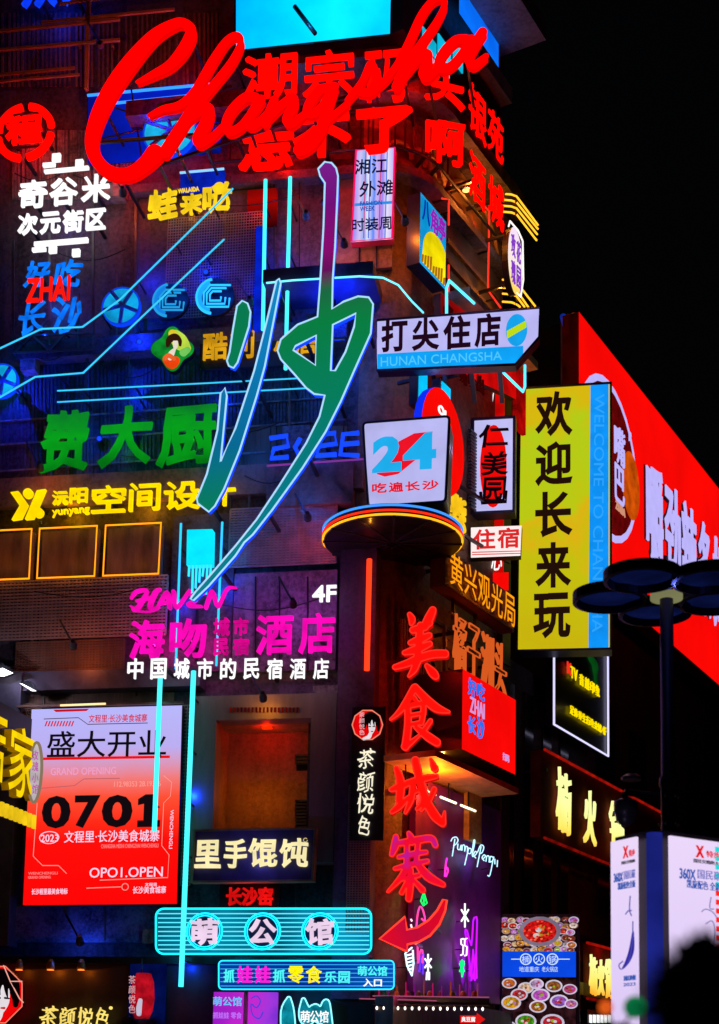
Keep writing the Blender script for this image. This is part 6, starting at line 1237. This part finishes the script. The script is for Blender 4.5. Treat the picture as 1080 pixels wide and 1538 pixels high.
def person(label, x, y, h, turn, shirt, trousers, haircol, hairlen, seed, extra=None):
    r = bpy.data.objects.new('person', None); COL.objects.link(r); r.location = (x, y, 0); r.rotation_euler = (0, 0, turn); k = h / 1.72
    r['label'] = label; r['category'] = 'person'; r['group'] = 'people watching the signs'
    V, Ed, Rd = [], [], []
    def chain(pts, start=None):
        last = start
        for p in pts:
            V.append((p[0] * k, p[1] * k, p[2] * k)); Rd.append((p[3] * k, p[4] * k if len(p) > 4 else p[3] * k))
            if last is not None: Ed.append((last, len(V) - 1))
            last = len(V) - 1
        return last
    pel = chain([(0, 0, .95, .15, .11)]); ch = chain([(0, .01, 1.12, .14, .1), (0, 0, 1.3, .16, .11)], pel); nk = chain([(0, 0, 1.43, .075, .075), (0, .01, 1.5, .055, .06)], ch)
    hd = chain([(0, .02, 1.57, .068, .085), (0, .012, 1.63, .076, .098), (0, 0, 1.685, .062, .075)], nk)
    for sd in (-1, 1):
        hip = chain([(.1 * sd, 0, .88, .095), (.11 * sd, .01, .5, .062), (.11 * sd, -.02, .1, .042), (.12 * sd, .1, .035, .045, .03), (.125 * sd, .18, .025, .035, .02)], pel)
        wr = chain([(.185 * sd, 0, 1.38, .06), (.235 * sd, -.02, 1.12, .043), (.225 * sd, .09, .88, .03), (.22 * sd, .12, .8, .036, .018)], ch)
        for f, (dx, L) in enumerate(((-.024, .075), (-.008, .085), (.009, .08), (.025, .062))): chain([(.22 * sd + dx * .4, .125 + dx, .765, .010), (.215 * sd + dx * .4, .135 + dx, .765 - L * .55, .009), (.2 * sd + dx * .4, .14 + dx, .765 - L, .007)], wr)
        chain([(.2 * sd, .155, .8, .012), (.185 * sd, .175, .765, .009)], wr)
        chain([(.078 * sd, .0, 1.605, .012, .02)], hd - 1)
    chain([(0, .115, 1.6, .014, .018)], hd - 1)
    skin_mesh('body', V, Ed, Rd, SKIN, r)
    V, Ed, Rd = [], [], []
    pel = chain([(0, 0, .9, .17, .13)]); ch = chain([(0, .01, 1.12, .165, .125), (0, 0, 1.3, .175, .13)], pel); chain([(0, -.01, 1.42, .1, .09)], ch)
    for sd in (-1, 1): chain([(.185 * sd, 0, 1.38, .08), (.237 * sd, -.02, 1.12, .06), (.225 * sd, .08, .9, .048)], ch)
    skin_mesh('jacket', V, Ed, Rd, D('jacket ' + shirt, lin(shirt), .7, 0, .3, 5), r)
    V, Ed, Rd = [], [], []
    pel = chain([(0, 0, .96, .16, .12)])
    for sd in (-1, 1): chain([(.1 * sd, 0, .86, .11), (.11 * sd, .01, .5, .08), (.112 * sd, -.015, .1, .065)], pel)
    skin_mesh('trousers', V, Ed, Rd, D('trousers ' + trousers, lin(trousers), .8, 0, .3, 5), r)
    rg = random.Random(seed); mb = MB(); hm = D('hair ' + haircol, lin(haircol), .35, 0, .3, 30); nu, nv = 28, 12; vv = []; ff = []
    for j in range(nv + 1):
        for i in range(nu):
            a = 2 * math.pi * i / nu; back = .5 - .5 * math.sin(a); ph = (math.pi * (.42 + .2 * back + hairlen * back)) * j / nv
            rr0 = 1 + rg.uniform(-.05, .06); vv.append(Vector((.094 * k * math.sin(ph) * math.cos(a) * rr0, (-.004 + .112 * math.sin(ph) * math.sin(a) * rr0) * k, (1.625 + .1 * math.cos(ph) * rr0) * k)))
    for j in range(nv):
        for i in range(nu): ff.append((j * nu + i, j * nu + (i + 1) % nu, (j + 1) * nu + (i + 1) % nu, (j + 1) * nu + i))
    mb.add(vv, ff, hm)
    for _ in range(420):
        p = vv[rg.randrange(nu * 2, len(vv))]; o = (p - Vector((0, 0, 1.6 * k))).normalized(); tip = p + o * rg.uniform(.008, .028) * k + Vector((rg.uniform(-.02, .02), rg.uniform(-.02, .02), rg.uniform(-.03, .012))) * k
        mb.tube([p, (p + tip) / 2 + o * .004, tip], [.006, .005, .001], hm, seg=4)
    ob = MB.build(mb, 'hair', None); ob.parent = r; ob.data.polygons.foreach_set('use_smooth', [True] * len(ob.data.polygons))
    mb = MB()
    for sd in (-1, 1): mb.lathe(Vector((.03 * k * sd, .098 * k, 1.615 * k)), [(.004, -.009), (.012, 0), (.004, .009)], D('eye', (.02, .015, .01), .2), 8)
    ob = mb.build('eyes', None); ob.parent = r
    mb = MB(); mb.tube([(-.024 * k, .094 * k, 1.558 * k), (0, .103 * k, 1.556 * k), (.024 * k, .094 * k, 1.558 * k)], .006, D('lips', (.35, .12, .1), .4)); ob = mb.build('mouth', None); ob.parent = r
    if extra:
        mb = MB(); mb.tube([Vector((.1 * math.cos(a) * k, 0, (1.63 + .108 * math.sin(a)) * k)) for a in [math.pi * q / 12 for q in range(13)]], .008, BLACK); ob = mb.build('headband', None); ob.parent = r
        for (dx, dz, rad, c) in extra:
            mb = MB(); c0 = Vector((dx * .3, 0, 1.73 * k)); c1 = Vector((dx, 0, 1.73 * k + dz)); mb.tube([c0, c1], .004, BLACK); mb.lathe(c1, [(rad * math.sin(t_), -rad * math.cos(t_)) for t_ in [.15 + 2.84 * q / 8 for q in range(9)]], E(c, .85, .2, 20), 16); ob = mb.build('headband_bobble', None); ob.parent = r
    return r
def at_(px, dist): return (px - PX) / F * dist
person('person close by with tousled black hair, seen from behind against the white pillar screen', at_(1092, 2.1), 2.1, 1.715, .1, '#15131a', '#101014', '#060506', .1, 1)
person('person in dark jacket wearing a headband with an orange and a green bobble', at_(930, 4.1), 4.1, 1.68, .05, '#1a1622', '#14141a', '#0a0708', .25, 2, [(-.032, .058, .02, '#ff6a20'), (.05, .06, .032, '#0c8a50')])
person('person with rounded dark hair lit purple below the dark red lantern', at_(211, 4.6), 4.6, 1.70, -.05, '#231428', '#14141a', '#0c0610', .12, 3)

# ================================================================== small spotlights on arms along the main face, some added to light the wall
for (x, y, off, lab, h, w) in ((184, 287, .9, 'amber spotlight on an arm between white letters and yellow lettering', '#ff6a18', 8), (150, 66, 2.6, 'amber spotlight on an arm added to light the brown scaffold rails', '#ff7a24', 40), (460, 322, 1.2, 'amber spotlight on an arm next to the longer upright cyan tube', '#ff7a28', 16), (517, 364, 1.2, 'amber spotlight on a slanted arm below the striped banner', '#ff8430', 26), (608, 330, 1.1, 'amber spotlight on the rounded corner beside the blue half-sun billboard', '#ff7a20', 34), (375, 452, 1.0, 'amber spotlight on an arm beside the round maze light', '#ff6040', 4), (462, 775, 1.1, 'amber spotlight on an arm over the perforated panel', '#ff4a30', 10), (440, 905, 1.0, 'dim violet spotlight on an arm added to brighten the mottled mauve panel', '#d060ff', 16), (120, 1412, .6, 'dim blue floodlight on an arm added to light the flaking blue wall', '#2a50ff', 14), (110, 968, 1.1, 'amber spotlight on an arm added to light the mesh panel below the orange outlines', '#ff7a30', 14), (60, 700, .9, 'dim amber spotlight on an arm at the foot of the first green character', '#ff6a30', 7), (395, 1046, .9, 'amber wall lamp over the bay between hotel lettering and red vent', '#ff9a20', 7)):
    t = Thing('spotlight', lab, 'spotlight', A, off, (x, y), 'small spotlights on the main face'); c = t.P(x, y); b_ = A.P(x - 22, y - 40, 0.1); dr = (A.P(x + 4, y + 45, 0) - c).normalized()
    mb = MB(); mb.tube([b_, c], .022, BLACK); t.part('arm', mb); mb = MB(); mb.tube([c - dr * .12, c, c + dr * .1], [.04, .075, .08], BLACK, seg=12); t.part('housing', mb)
    mb = MB(); mb.tube([c + dr * .1, c + dr * .112], .065, E(h, 3, 0), seg=12); t.part('lens', mb)
    l = bpy.data.lights.new('lamp', 'POINT'); l.color = lin(h); l.energy = w * LAMP * .7; l.shadow_soft_size = 0; o = bpy.data.objects.new('lamp', l); COL.objects.link(o); o.parent = t.root; o.location = c + dr * .17 + Vector((0, 0, -.05)) - t.root.location

t = Thing('blue_letter_sign', 'blue brush characters at the very top, cut by the picture edge', 'neon sign', A, .6, (75, 14)); t.text('lettering', [('众', [(34, -44), (88, -50), (88, 12), (34, 16)]), ('广', [(96, -50), (150, -54), (150, 6), (96, 12)])], E('#0a3cff', 1.3, .3), .05, .1); t.struts([(62, 0), (112, -10)]); t.lamp(80, 5, -.2, '#0a30ff', 6)
for x, y, w, lab in ((30, 590, 40, 'blue floodlight low on the lattice truss'), (210, 515, 28, 'blue floodlight added between the slanted neon lines and the blossom sign'), (310, 410, 18, 'blue floodlight added on the fine mesh panel'), (500, 480, 36, 'added blue floodlight tucked under the navy soffit'), (150, 660, 10, 'added blue floodlight hidden behind the green characters')):  # all but the truss one added to wash the wall blue
    t = Thing('floodlight', lab, 'floodlight', A, .28, (x, y), 'blue floodlights on the main face'); mb = MB(); c = t.P(x, y); mb.tube([c - NA * .1, c, c + NA * .04], [.05, .07, .07], BLACK, seg=10); t.part('housing', mb); mb = MB(); mb.tube([c + NA * .04, c + NA * .05], .05, E('#1440ff', 1.5, 0), seg=10); t.part('lens', mb); mb = MB(); mb.beam(c - NA * .1, c - NA * .28, .04, .04, BLACK); t.part('arm', mb); t.lamp(x, y, .3, '#0a28ff', w)
